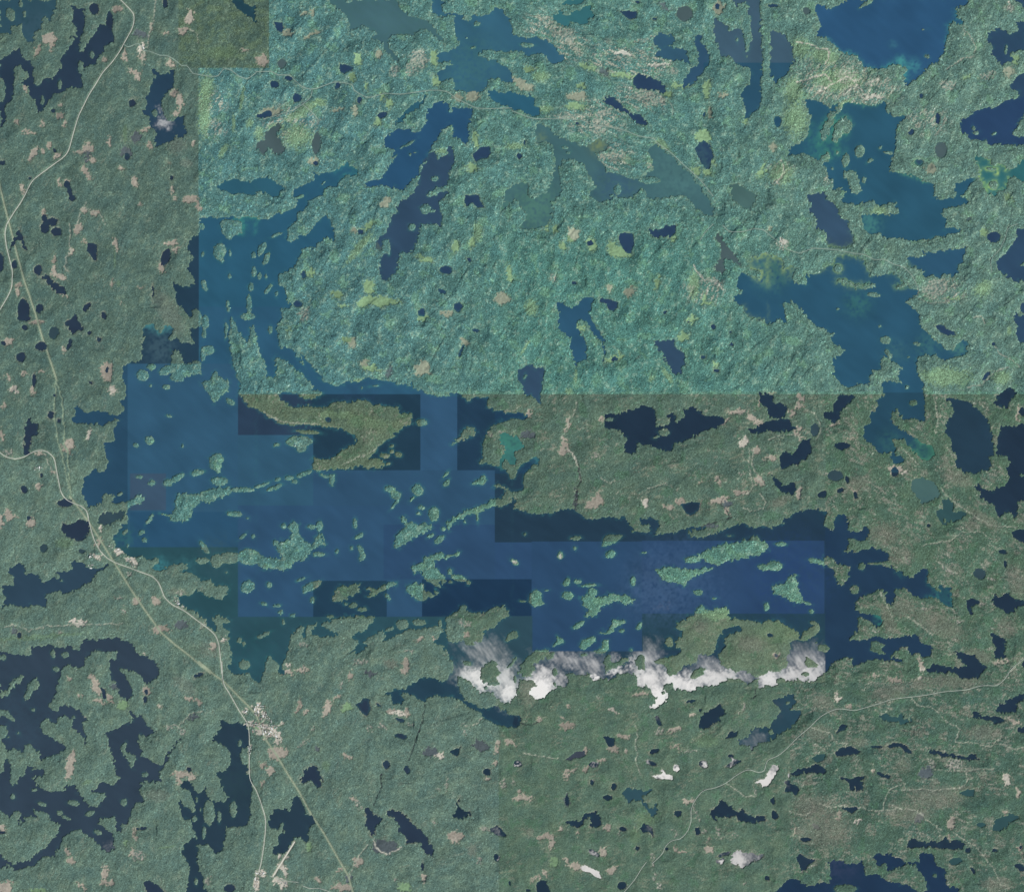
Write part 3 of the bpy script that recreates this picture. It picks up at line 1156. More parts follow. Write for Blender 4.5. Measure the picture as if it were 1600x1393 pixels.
e k 880 998 38 8
W k 890,1330 930,1320 980,1350 1030,1390 920,1410 900,1360
e k 10 1020 22 10
e k 1175 630 14 16
W kd 1370,310 1390,310 1415,345 1450,350 1500,335 1540,370 1550,430 1545,480 1500,500 1490,540 1510,600 1540,610 1530,650 1560,680 1570,760 1570,820 1550,850 1555,930 1525,980 1460,990 1410,985 1400,1060 1390,1120 1340,1165 1300,1100 1230,1095 1225,1200 1240,1260 1270,1310 1260,1360 1300,1400 1150,1410 1170,1340 1175,1220 1130,1150 1150,1100 1190,1050 1215,1060 1215,1030 1180,940 1130,940 1120,880 1110,820 1130,810 1140,850 1190,890 1215,895 1215,870 1180,770 1120,740 1130,700 1190,700 1210,760 1245,775 1280,730 1290,800 1340,830 1390,830 1420,800 1390,770 1370,690 1340,650 1400,630 1440,590 1430,520 1400,490 1350,455 1320,455 1330,430 1375,370
i 1492 465 12 17
i 1450 880 22 50
i 1300 900 36 76
i 1363 925 12 34
i 1210 940 15 18
i 1225 820 7 14
i 1268 1025 12 38
i 1218 1325 10 20
i 1248 880 5 12
e k 1425 1370 34 26
v 1260,268 1180,285 1130,340 1110,375
p t 600 110 26 60 -15
p t 575 60 14 30 -30
p t 680 180 20 22
p t 620 208 40 12 15
p t 690 215 20 10 20
p g 768 235 28 20
p t 495 175 16 14
p t 910 140 22 24
p t 990 240 14 14
p t 430 75 12 12
p t 530 300 12 10
p t 1190 195 40 12 25
p t 1245 220 20 20
p p 1065 368 36 9
p p 1140 395 24 20
p t 1130 660 72 13
p t 1110 700 13 28
p t 1190 680 18 20
p t 440 600 26 90 10
p t 425 1140 11 28 -25
p t 445 1200 15 24 -20
p t 655 1270 16 50 -5
p t 675 1335 46 14
p t 515 1360 50 12 30
p t 30 1365 44 34
p t 60 1333 25 8
p g 240 1382 60 14
p t 10 990 26 16
p p 865 1165 50 26
p t 820 1140 9 30
p t 840 1040 6 44
p g 790 1080 12 16
p y 1040 1112 60 8 -10
p p 1300 1320 18 26
p s 980 790 80 40
p w 1550 500 6 24
p p 1545 640 20 10
p w 1555 350 36 16
p y 540 710 30 14 -30
p s 1150 110 90 40 40
R 1380,-40 1385,90 1430,160 1480,250 1510,300 1545,350 1552,450 1550,640
L 1240,-40 1330,40 1400,90 1480,170 1560,250 1600,300 1652,440
T 400 1043
R -42,640 -38,700 0,755 30,830 60,930 60,1000 50,1100 30,1230 10,1280
L 60,440 130,540 200,660 270,770 350,920 420,1020 540,1230 575,1290 610,1410
W main -170,-70 -110,20 -60,15 -30,50 0,95 20,85 50,30 60,-70
W riv 1250,-30 1220,50 1160,85 1100,55 1020,70 970,95 930,125 800,155 800,165 840,170 850,220 900,225 920,200 900,160 940,150 980,170 1000,200 1050,210 1080,180 1150,180 1230,175 1285,220 1340,250 1390,270 1410,320 1450,325 1540,365 1592,365 1632,365 1652,330 1632,300 1592,290 1540,270 1510,240 1490,210 1520,190 1480,100 1330,90 1330,-30
I 1255,80 1290,55 1330,90 1400,150 1460,150 1510,190 1500,230 1450,245 1380,240 1300,200 1260,130
W k 275,680 300,670 300,635 360,600 385,620 400,670 405,735 370,735 350,705 320,705 290,725
W kd 265,785 275,820 300,870 300,905 340,920 365,965 325,1010 320,1080 290,1080 270,1050 230,1050 220,1090 190,1130 170,1155 100,1155 100,1110 150,1100 145,1050 160,1000 100,1000 75,980 80,920 120,880 180,875 210,890 220,860 230,790
i 155 990 12 26 20
W k 610,225 650,215 660,190 700,190 715,260 690,300 660,280
p d 712 35 38 14 20
e k 900 423 40 16 10
e k 808 600 22 26
e k 937 630 19 27
e k 895 322 28 12 15
e k 760 228 15 9 30
W k 1200,520 1240,500 1275,485 1255,550
P d 1340,490 1370,460 1350,435 1400,450 1410,440 1450,500 1400,520
e k 1435 645 24 22
W k 1255,815 1265,815 1270,870 1320,890 1325,915 1290,930 1298,960 1275,945 1230,930 1205,925 1240,900 1250,860
W k 665,900 690,865 715,870 725,900 780,940 750,980 725,1050 705,1000 680,990 680,940
W k 820,900 850,882 890,890 920,920 1000,980 1050,1040 1110,1130 1100,1170 1045,1165 1030,1090 990,1085 940,1090 930,1040 890,1020 890,980 850,930 820,920
W k 1455,1000 1500,975 1530,1000 1555,1030 1555,1050 1500,1040 1460,1020
g 1490 1015 26 16 30 .4
e k 1495 1178 20 22
g 1505 1195 12 10 0 1.2
e k 1033 1235 8 26
p d 580 1310 22 16
e k 1575 1335 8 16
p d 380 500 18 14
p w 60 365 60 14 5
p w 110 410 40 18 30
p w 155 350 24 8 -15
p w 50 300 12 30 -20
p w 12 250 14 40
p w 35 400 28 20
p w 20 375 24 24
p w 130 455 14 14
p w 30 1270 26 18 20
p w 8 1330 14 50
p w 155 1330 50 22 10
p w 172 1250 14 40 -25
p t 135 530 60 44
p t 50 600 24 18
p t 85 640 18 32 20
p t 45 715 8 16 10
A 105,1295 240,1080
r 90,1290 170,1320 265,1330
r 290,1350 340,1370 400,1365 470,1393
p t 195 30 40 14
p t 290 15 40 9
p t 590 45 14 26
p t 920 20 26 18
p t 445 250 24 56 25
p t 262 240 12 50 10
p t 310 275 14 12
p t 510 178 28 10
p g 565 245 32 34
p t 840 270 40 12 5
p t 940 275 14 32
p w 885 282 52 8 10
p t 570 550 34 10 20
p y 435 610 24 34
p p 632 845 14 36 -30
p t 600 815 26 10 20
p d 800 1110 78 44
V 735,1065 745,1110 810,1160 890,1120 905,1108
p t 630 1205 26 32 20
v 690,1100 620,1200 580,1290
p t 530 1245 30 9 -25
p t 385 1310 26 12 10
p t 550 1360 50 28
p t 490 1365 18 12
p p 870 1305 16 12
p t 1040 1310 12 32
p g 922 1358 40 28
p g 335 1105 24 24
p d 1080 525 56 26
p w 1148 545 28 16 -15
p t 1235 1045 54 32
p t 1235 1075 24 16
p p 1265 795 16 10
p p 1425 995 32 18
p s 1345 1130 30 40
p p 1390 1190 12 26 -20
p p 1105 965 10 22
p t 1485 590 16 18
p p 1537 715 18 28
p t 1430 690 20 12
p t 1495 510 14 22 20
p t 1500 465 20 18
p t 1570 460 26 16
p p 1295 400 7 18 -20
p p 1290 350 16 10
v 1290,360 1350,350 1390,340 1400,310
p p 965 350 20 6
p p 790 360 30 12 20
p p 710 375 16 12
p p 1185 720 7 46
p p 1132 750 9 9
p p 285 475 55 8 -38
p p 355 375 8 18
p p 525 105 10 18
D 1050,220 1030,340 990,460 950,580
D 780,650 780,730 730,850
T 800 1043
e k 18 330 38 40
W k 565,425 590,420 635,440 635,485 600,490 585,470
W k 885,305 905,297 935,345 930,360 905,355
W k 1325,440 1350,400 1360,385 1380,400 1410,390 1390,430 1340,440
e k 885 517 34 14 -20
W d 320,572 400,520 450,515 455,545 400,565
e k 35 595 26 20 10
g 35 605 14 12 0 .9
e k 508 600 30 16
g 515 600 14 12 0 .6
e k 865 590 34 14 20
g 850 590 14 14 0 .7
e k 932 637 12 8
e k 1190 598 30 22 20
g 1202 605 18 18 0 1.2
W k 1325,615 1370,580 1360,555 1400,570 1440,580 1400,600 1360,615
g 1365 590 22 24 0 .8
e k 1360 545 16 14
e k 497 712 13 18
g 497 705 8 12 0 .8
e k 632 737 16 20 20
e k 345 820 14 28
p d 345 820 22 38
e k 590 805 30 18
W tk 675,780 710,765 715,745 770,755 800,750 830,765 850,745 875,768 840,780 800,790 820,820 850,870 885,860 885,835 905,835 900,860 895,915 875,930 845,905 830,860 805,825 760,825 720,838 700,800
W k 1010,890 1055,890 1050,915 1030,930 1010,915
W k 315,965 340,945 400,945 440,940 470,905 530,885 545,930 555,970 520,1000 485,990 485,930 460,940 415,995 350,970
e k 690 1000 22 12 25
W k 795,1000 820,960 870,995 880,1050 850,1020 810,1020
g 855 1010 18 24 0 .25
e k 1155 1015 17 26 -20
W k 1225,905 1240,880 1275,860 1310,810 1340,845 1370,860 1380,880 1420,880 1435,870 1445,900 1510,925 1560,910 1590,945 1540,960 1510,970 1480,955 1420,950 1380,920 1350,920 1350,945 1310,925 1260,920 1270,955 1240,925
e k 960 1125 10 12
e k 778 1120 12 14
e k 683 1350 30 24
W k 150,1335 180,1315 210,1320 245,1410 160,1420
e k 100 1380 16 10
p g 265 1205 30 30
e k 510 1150 40 16 35
g 518 1155 30 16 30 .8
e k 1582 1305 12 16
W k 870,670 930,665 940,645 955,660 1000,665 1005,690 900,695
g 945 675 80 40 0 1.6
e k 1022 622 19 24
g 1022 622 30 30 0 1.5
W k 1510,705 1550,690 1600,645 1612,605 1650,610 1650,640 1630,680 1600,720 1575,740 1550,715
g 1580 690 80 60 0 1.6
g 1630 620 40 30 0 .7
W k 425,1235 450,1225 540,1265 560,1310 520,1300 490,1275 440,1260
g 490 1265 90 60 0 1.6
W k 1260,1195 1310,1175 1320,1190 1310,1225 1270,1215
g 1295 1205 30 26 0 1.3
e k 1320 1155 44 10 -20
W k 1365,1215 1370,1150 1420,1140 1450,1150 1550,1160 1560,1175 1500,1200 1440,1240 1400,1220
g 1410 1190 60 60 0 1.1
g 1490 1175 60 30 0 .6
W k 1170,380 1170,300 1230,265 1290,230 1325,265 1290,310 1270,350 1200,385
e k 1110 207 30 8 -10
W riv2 1402,440 1462,420 1482,380 1532,375 1592,370 1602,360 1642,320 1642,300 1672,260 1627,220 1622,200 1682,180 1747,165 1742,195 1782,200 1732,250 1742,265 1807,268 1772,330 1722,370 1642,430 1592,455 1542,470 1502,500 1462,480 1412,490
g 1500 450 80 50 0 .35
i 1715 215 12 10
i 1610 400 14 16
p t 345 358 52 22 -10
p t 315 310 24 8 40
p t 345 238 16 8
p w 630 270 32 12 15
p t 690 422 42 18
p t 635 505 36 16 25
p t 715 520 20 7
p y 750 385 40 20 -20
p t 1010 380 36 10 -10
p t 985 393 16 8
p p 915 390 30 16 -25
p t 1010 485 28 8
p t 1038 505 7 16
p p 1145 440 50 7 -40
p p 1110 515 40 7
p p 1430 245 10 28 20
p t 463 515 16 26
p t 555 580 28 12 -20
p t 460 620 24 12 -45
v 70,525 180,550 290,565
p t 360 635 40 9
p t 340 665 11 30
p t 70 805 62 18
p t 50 770 14 14
p p 5 700 9 30
p t 10 475 26 12 40
p t 205 1045 56 16
p t 245 1080 14 42
p s 110 1020 24 34
p t 300 1000 16 10
p t 410 1030 10 16
p t 590 990 20 28 -20
p p 665 1010 8 28
p p 775 990 12 24
p t 1095 825 36 18
p p 1140 900 10 44 -10
p p 1020 1035 17 18
p p 1000 1000 20 6
p p 1195 1020 13 13
p p 1290 1020 14 34 -20
p p 1275 1045 18 6
p p 1380 1045 26 6
p t 1220 1065 11 10
p t 1230 1125 32 26
p t 1020 1115 12 18
p t 1060 1137 28 10
p p 870 1200 9 48
p p 893 1300 11 22
p p 915 1350 13 28
p p 760 1150 13 8
p t 565 1140 24 38
p t 340 1200 10 40 -35
p t 400 1230 34 22 30
p t 615 1255 24 26
p t 640 1235 30 5 -20
p t 170 320 12 12
D 60,345 110,350 165,330
p t 150 1310 32 9 -30
p t 215 1270 12 22
p p 1445 1335 18 12
p p 540 180 12 10
p t 820 158 30 7
p t 1120 290 18 14
p p 1510 760 7 30
p y 830 940 60 40
p y 1200 450 80 40
p y 760 1040 40 50
p s 100 150 60 90
r 690,1400 760,1320 800,1250 835,1205
r 870,1215 940,1150 950,1110 990,1070 1050,1060 1095,1010 1115,950 1110,870 1150,800 1190,755 1260,745 1330,715 1400,660 1470,625 1530,650 1570,640 1580,590 1592,568 1652,545 1702,505 1772,430 1852,365 1912,300 1982,265 2032,250 2132,265 2212,240 2292,215 2362,190 2472,180 2592,165 2682,145 2832,135 2922,105 3012,112 3062,70 3102,0 3190,-60
v 770,360 780,420 760,470 780,520 765,570 800,660
v 1340,720 1400,760 1440,795 1520,795
T 1200 1043
g 130 668 9 14 0 1.2
W k2 1425,250 1460,215 1520,180 1592,155 1605,200 1550,220 1530,270 1470,280 1425,270
W k 1270,285 1300,275 1330,300 1400,300 1450,310 1470,340 1430,340 1340,320 1290,310
e k 1578 385 28 18
W m2 700,300 740,290 790,305 830,285 850,310 905,322 850,335 835,355 800,330 710,325
W k 420,410 440,370 460,345 495,360 475,385 440,395
W k 410,530 440,500 510,485 575,515 550,535 500,540 430,550
W m2 270,560 300,540 360,535 350,570 300,590
e k 675 487 42 8
W k 735,480 790,462 850,475 890,510 900,530 860,525 820,490 760,495
W k 990,515 1060,520 1160,540 1240,545 1270,525 1290,550 1320,570 1280,580 1200,560 1120,555 1020,540
W k 140,640 200,630 260,615 300,605 360,625 350,660 300,650 240,655 150,665
e k 130 668 8 14
W k 450,680 480,680 520,690 540,675 610,672 580,700 600,740 560,770 540,740 520,775 500,740 480,700
W k 670,650 700,645 720,665 765,660 755,685 720,685 690,670
p d 980 650 44 28
W k 95,705 130,700 140,720 180,730 200,760 170,800 150,770 100,770 115,730
e k 28 825 14 22
e k 40 915 20 28 -20
W m2 1185,780 1240,755 1285,755 1275,800 1210,795
W k 445,865 550,862 555,875 520,905 480,885
p d 290 985 28 12 15
e k 235 1065 34 14
W m2 1395,990 1420,940 1500,910 1560,910 1560,935 1500,960 1450,1015 1400,1010
e m2 1325 975 28 16
W k 860,1090 890,1060 960,1070 1030,1080 1060,1095 1100,1040 1125,1075 1160,1070 1200,1070 1220,1105 1190,1130 1080,1125 1000,1110 930,1115 870,1130
e k 1245 1133 16 17
e k 1410 1132 15 12
e m2 1165 1200 42 22 -10
e k 1270 1255 11 26 -30
W k 170,1180 200,1155 250,1185 300,1195 250,1225 235,1260 200,1255 190,1210
e k 4 1307 8 14
W k 1525,1220 1550,1215 1592,1230 1605,1260 1560,1260
p d 940 930 24 34
e k 1573 1113 9 11
e k 840 388 9 4
W dk -10,1385 50,1385 90,1340 130,1320 200,1318 230,1350 290,1355 300,1340 380,1340 390,1300 375,1220 400,1190 450,1195 500,1215 580,1205 600,1240 620,1290 680,1280 760,1330 800,1345 850,1340 900,1380 980,1393 990,1350 970,1290 930,1260 920,1220 850,1215 800,1250 740,1250 740,1215 690,1240 670,1200 650,1165 690,1150 770,1155 820,1190 860,1210 930,1200 960,1180 930,1155 1000,1145 1040,1180 1050,1220 1100,1250 1100,1310 1130,1360 1180,1370 1210,1430 -10,1430
i 480 1372 70 28
i 1038 1290 10 10
p t 660 45 24 16
p t 790 75 52 16 10
p w 945 62 18 15
p w 958 10 10 14
p w 430 160 14 16
p w 432 190 26 14
p t 500 245 28 9
p s 340 210 60 60
p s 760 150 120 50 -10
p s 1150 80 190 40
p s 930 110 60 30
p s 1330 400 120 46
p p 1160 600 50 32
p p 1010 590 20 34 -20
p t 1530 330 70 9 15
p t 1550 770 11 34
p w 1480 690 20 40 -25
p p 1350 665 18 7
p t 1135 960 20 44 10
p t 1125 1045 14 20 -20
p t 1475 895 12 14
p w 562 948 16 15
p t 445 910 14 18
p t 430 935 20 7
p t 165 1015 8 20
p t 655 640 14 16
p p 212 1255 34 14
p t 1573 1115 20 32
p p 970 505 28 9
p s 1200 745 80 14
p s 270 860 130 80
p s 1050 800 180 70
p s 870 900 150 60
p s 350 1000 170 120
p s 1420 1340 100 40
p p 680 893 20 6
p s 570 460 60 30
p s 310 400 80 50
p s 840 600 50 50
v 890,180 930,235 1010,245 1060,280 1090,320 1190,380 1165,460 1300,470 1390,490 1450,420
v 1450,480 1530,500 1592,490
v 320,845 400,870 440,855 540,862 640,885 860,870 920,885 1000,950 1080,1010
v 710,885 720,830 750,760 830,720
v 830,755 1060,755 1200,745 1240,720 1230,620
v 1150,1020 1300,1120 1390,1230 1450,1350 1530,1370
v 270,370 390,410 430,470 500,470
v 980,540 1010,620 1100,640 1240,635 1400,625
v 140,890 210,915 260,900
S 380 1090 16
p w 760 760 90 60 30
p w 820 900 80 70 50
p w 900 980 50 90 -25
p w 980 650 70 40 -30
p w 780 690 120 14
p w 500 640 60 40
p p 250 650 150 40 10
p w 240 700 130 14
p w 540 860 40 110 -20
p p 640 860 60 60 30
p g 350 750 70 40
p w 290 830 20 50
p t 560 990 60 40
p w 340 260 10 110
p p 440 220 110 12
p w 540 380 40 60
p w 250 225 50 30
p w 70 350 50 60 20
p w 340 410 25 50
p w 490 480 60 12
p p 650 530 16 90 -30
p p 730 920 100 26 20
p w 945 1090 12 60
S 390 1310 16.79
p w 940 480 60 70 30
p w 820 690 90 50 -20
p w 920 850 40 140 -22
p w 970 960 40 30
p w 720 1050 90 40 40
p w 820 1170 60 140
p w 920 1100 90 30 10
p w 970 1230 70 50 -20
p w 290 830 80 60
p w 330 880 90 30 30
p w 180 1020 60 60
p w 200 1140 90 60
p w 170 1250 40 110 10
p w 800 470 40 50
"""

# ------------------------------------------------------------------ parse the survey
WAT, ISL, SUB, PAT, LIN, GLI = [], [], [], [], [], []
ox = oy = 0.0; sc_ = 3.98
def pts(s):
    return np.array([[float(v) for v in p.split(',')] for p in s.split()])
for line in DATA.strip().split('\n'):
    t = line.split()
    if not t: continue
    k = t[0]
    if k == 'T': ox, oy, sc_ = float(t[1]), float(t[2]), 3.98
    elif k == 'S': ox, oy, sc_ = float(t[1]), float(t[2]), float(t[3])
    elif k in 'WXP':
        p = pts(' '.join(t[2:])) / sc_ + [ox, oy]
        {'W': WAT, 'X': SUB, 'P': PAT}[k].append((t[1], 'poly', p))
    elif k == 'I':
        ISL.append(('i', 'poly', pts(' '.join(t[1:])) / sc_ + [ox, oy]))
    elif k in 'RrvVDLlA':
        LIN.append((k, pts(' '.join(t[1:])) / sc_ + [ox, oy]))
    else:
        nm = None
        a = t[1:]
        if k in 'expe': nm, a = t[1], t[2:]
        v = [float(q) for q in a]
        el = (v[0] / sc_ + ox, v[1] / sc_ + oy, v[2] / sc_, v[3] / sc_, math.radians(v[4]) if len(v) > 4 else 0.0)
        if k == 'e': WAT.append((nm, 'ell', el))
        elif k == 'x': SUB.append((nm, 'ell', el))
        elif k == 'p': PAT.append((nm, 'ell', el))
        elif k == 'b': PAT.append(('w', 'ell', el))
        elif k == 'i': ISL.append(('i', 'ell', el))
        elif k == 'g': GLI.append((el, v[5] if len(v) > 5 else 1.0))

# ------------------------------------------------------------------ fields on a grid
ST = 1.25
nx, ny = int(W0 / ST) + 1, int(H0 / ST) + 2
X, Y = np.meshgrid(np.arange(nx) * ST, np.arange(ny) * ST)
rng = np.random.default_rng(7)
FX = np.fft.fftfreq(nx, ST)[None, :]
FY = np.fft.fftfreq(ny, ST)[:, None]
def noise(wl, bw=0.45, ang=0.0, an=1.0, seed=None):
    """band-limited noise of wavelength wl (map units), stretched an times along ang; unit deviation"""
    r = np.random.default_rng(seed) if seed is not None else rng
    f = np.fft.fft2(r.standard_normal((ny, nx)))
    c, s = math.cos(ang), math.sin(ang)
    u, v = (FX * c + FY * s) * an, (-FX * s + FY * c)
    q = np.sqrt(u * u + v * v) * wl + 1e-9
    f *= np.exp(-(np.log(q) ** 2) / (2 * bw * bw))
    o = np.fft.ifft2(f).real
    return (o / o.std()).astype(np.float32)
wx = 0.9 * noise(34) + 0.85 * noise(13) + 0.75 * noise(6.5) + 0.45 * noise(3.8)
wy = 0.9 * noise(34) + 0.85 * noise(13) + 0.75 * noise(6.5) + 0.45 * noise(3.8)
XW, YW = X + wx, Y + wy
XS, YS = X + 0.38 * wx + .3 * noise(4), Y + 0.38 * wy + .3 * noise(4)           # calmer warp for small things

def sd_poly(P, x, y):
    d = np.full(x.shape, 1e9); ins = np.zeros(x.shape, bool)
    n = len(P)
    for i in range(n):
        x0, y0 = P[i]; x1, y1 = P[(i + 1) % n]
        ex, ey = x1 - x0, y1 - y0
        L = ex * ex + ey * ey
        if L < 1e-9: continue
        px, py = x - x0, y - y0
        t = np.clip((px * ex + py * ey) / L, 0, 1)
        d = np.minimum(d, (px - t * ex) ** 2 + (py - t * ey) ** 2)
        c = ((y0 > y) != (y1 > y))
        if ey != 0: ins ^= c & (px < py * ex / ey)
    d = np.sqrt(d)
    return np.where(ins, d, -d)
def sd_ell(e, x, y):
    cx, cy, rx, ry, a = e
    c, s = math.cos(a), math.sin(a)
    u, v = (x - cx) * c + (y - cy) * s, -(x - cx) * s + (y - cy) * c
    r = np.sqrt((u / rx) ** 2 + (v / ry) ** 2)
    return (1 - r) * min(math.sqrt(rx * ry), 1.6 * min(rx, ry))
def sd_line(P, x, y):
    d = np.full(x.shape, 1e9)
    for i in range(len(P) - 1):
        x0, y0 = P[i]; ex, ey = P[i + 1] - P[i]
        L = ex * ex + ey * ey + 1e-9
        px, py = x - x0, y - y0
        t = np.clip((px * ex + py * ey) / L, 0, 1)
        d = np.minimum(d, (px - t * ex) ** 2 + (py - t * ey) ** 2)
    return np.sqrt(d)
def window(x0, y0, x1, y1, m):
    a = max(int((x0 - m) / ST), 0); b = min(int((x1 + m) / ST) + 2, nx)
    c = max(int((y0 - m) / ST), 0); d = min(int((y1 + m) / ST) + 2, ny)
    return (slice(c, max(d, c)), slice(a, max(b, a)))
def shape_sd(kind, g, m, warp=True):
    if kind == 'poly':
        big = (np.ptp(g[:, 0]) + np.ptp(g[:, 1])) > 60
        win = window(g[:, 0].min(), g[:, 1].min(), g[:, 0].max(), g[:, 1].max(), m)
    else:
        big = (g[2] + g[3]) > 40
        R = max(g[2], g[3])
        win = window(g[0] - R, g[1] - R, g[0] + R, g[1] + R, m)
    if not warp: xx, yy = X[win], Y[win]
    elif big: xx, yy = XW[win], YW[win]
    else: xx, yy = XS[win], YS[win]
    if xx.size == 0: return win, None
    return win, (sd_poly(g, xx, yy) if kind == 'poly' else sd_ell(g, xx, yy))
def ss(t):
    t = np.clip(t, 0, 1)
    return t * t * (3 - 2 * t)

# the bright, blue-green country (rectangles x0,y0,x1,y1) and the dark reaches of the big lake
BRIGHT = [(421, -50, 1700, 108), (311, 107, 1700, 616), (200, 568, 372, 855), (372, 616, 373, 680), (372, 680, 490, 966), (487, 735, 604, 907),
          (603, 735, 661, 963), (657, 612, 715, 740), (660, 735, 774, 905), (773, 847, 832, 905), (831, 846, 1004, 1017),
          (1003, 845, 1288, 958)]
bright = np.zeros(X.shape, np.float32)
for a, b, c, d in BRIGHT: bright[(X >= a) & (X < c) & (Y >= b) & (Y < d)] = 1
def rect(a, b, c, d): return (X >= a) & (X < c) & (Y >= b) & (Y < d)

WCOL = {'tld': (32, 66, 78), 'nw': (44, 78, 90), 'nw2': (40, 59, 77), 'grey': (64, 104, 107), 'blue': (46, 96, 118), 'blue2': (36, 92, 114),
 'teal': (38, 90, 108), 'deep': (34, 80, 112), 'dark2': (46, 74, 98), 'teal2': (46, 106, 112), 'mid': (48, 90, 112),
 'mid2': (44, 82, 108), 'slate': (60, 90, 108), 'grn': (62, 102, 106), 'grey2': (70, 104, 100), 'blue3': (36, 82, 117),
 'dark3': (42, 72, 98), 'dark4': (36, 66, 100), 'east': (35, 86, 108), 'algae': (40, 104, 108), 'dark5': (50, 80, 104),
 'ne': (35, 84, 108), 'mid3': (38, 84, 110), 'k2': (30, 50, 68), 'pet': (33, 60, 77), 'nw3': (44, 69, 86), 'sw': (48, 65, 80),
 'kd': (38, 60, 74), 'south': (36, 70, 86), 'riv': (34, 64, 80), 'tk': (46, 80, 90), 'm2': (46, 80, 82), 'dk': (26, 52, 78),
 'algae2': (46, 96, 90), 'algae3': (50, 100, 96), 'riv2': (38, 70, 84), 'west': (38, 66, 86), 'd': (62, 70, 82)}
F = np.full(X.shape, -40.0)
wc = np.zeros(X.shape + (3,), np.float32)
wc[:] = lin((36, 62, 82))
wpaint = np.full(X.shape, -40.0)
KD = np.full(X.shape, -40.0)                      # distance into the small bog ponds
zone_main = np.zeros(X.shape + (3,), np.float32)
zone_main[:] = lin((34, 62, 80))
MZ = [((0, 500, 204, 860), (36, 74, 98)), ((0, 855, 375, 1100), (38, 78, 86)), ((300, 963, 800, 1100), (40, 78, 88)),
      ((311, 107, 1700, 616), (35, 88, 112)), ((311, 480, 800, 616), (38, 86, 112)),
      ((200, 568, 372, 855), (43, 86, 112)), ((203, 740, 259, 797), (56, 82, 104)), ((203, 800, 372, 855), (36, 80, 108)), ((372, 616, 487, 680), (40, 62, 84)), ((487, 616, 657, 735), (30, 60, 78)),
      ((657, 600, 715, 740), (44, 84, 114)), ((715, 613, 773, 735), (30, 60, 82)), ((773, 613, 840, 800), (28, 62, 88)),
      ((372, 680, 490, 800), (43, 86, 110)), ((490, 735, 773, 860), (42, 80, 108)), ((372, 790, 660, 963), (42, 80, 110)),
      ((600, 820, 773, 905), (40, 74, 106)), ((773, 740, 1290, 847), (32, 58, 76)), ((490, 907, 604, 963), (30, 62, 82)), ((660, 905, 832, 962), (24, 54, 80)),
      ((773, 847, 832, 905), (40, 74, 108)), ((831, 846, 1004, 1017), (38, 72, 104)), ((1003, 845, 1288, 958), (38, 70, 104)),
      ((700, 962, 832, 1100), (42, 74, 86)), ((1003, 958, 1289, 1016), (34, 66, 80)), ((1289, 800, 1700, 1100), (30, 58, 82))]
for r, c in MZ: zone_main[rect(*r)] = lin(c)
# inside the bright block the big lake keeps the block's own blue even near the bay mouths
pond_b, pond_w, pond_s = lin((38, 64, 92)), lin((40, 56, 74)), lin((30, 50, 66))
pond = np.zeros(X.shape + (3,), np.float32)
pond[:] = pond_s
pond[X < 700] = pond_w
pond[bright > 0] = pond_b
for seq in (WAT, ISL, SUB):
    for nm, kind, g in seq:
        win, d = shape_sd(kind, g, 14)
        if d is None: continue
        if seq is ISL:
            F[win] = np.minimum(F[win], -d - .25)
            continue
        F[win] = np.maximum(F[win], d)
        if nm == 'k': KD[win] = np.maximum(KD[win], d)
        sel = d > wpaint[win] if seq is WAT else d > -1.5
        wpaint[win] = np.where(sel, d, wpaint[win])
        blk = wc[win]
        if nm == 'k': src = pond[win]
        elif nm == 'm': src = np.where(bright[win][..., None] > 0, lin((72, 92, 94)), lin((50, 72, 80)))
        elif nm in ('main', 'south'): src = zone_main[win]
        else:
            src = np.broadcast_to(lin(WCOL[nm]), blk.shape)
        blk[sel] = src[sel]
        wc[win] = blk
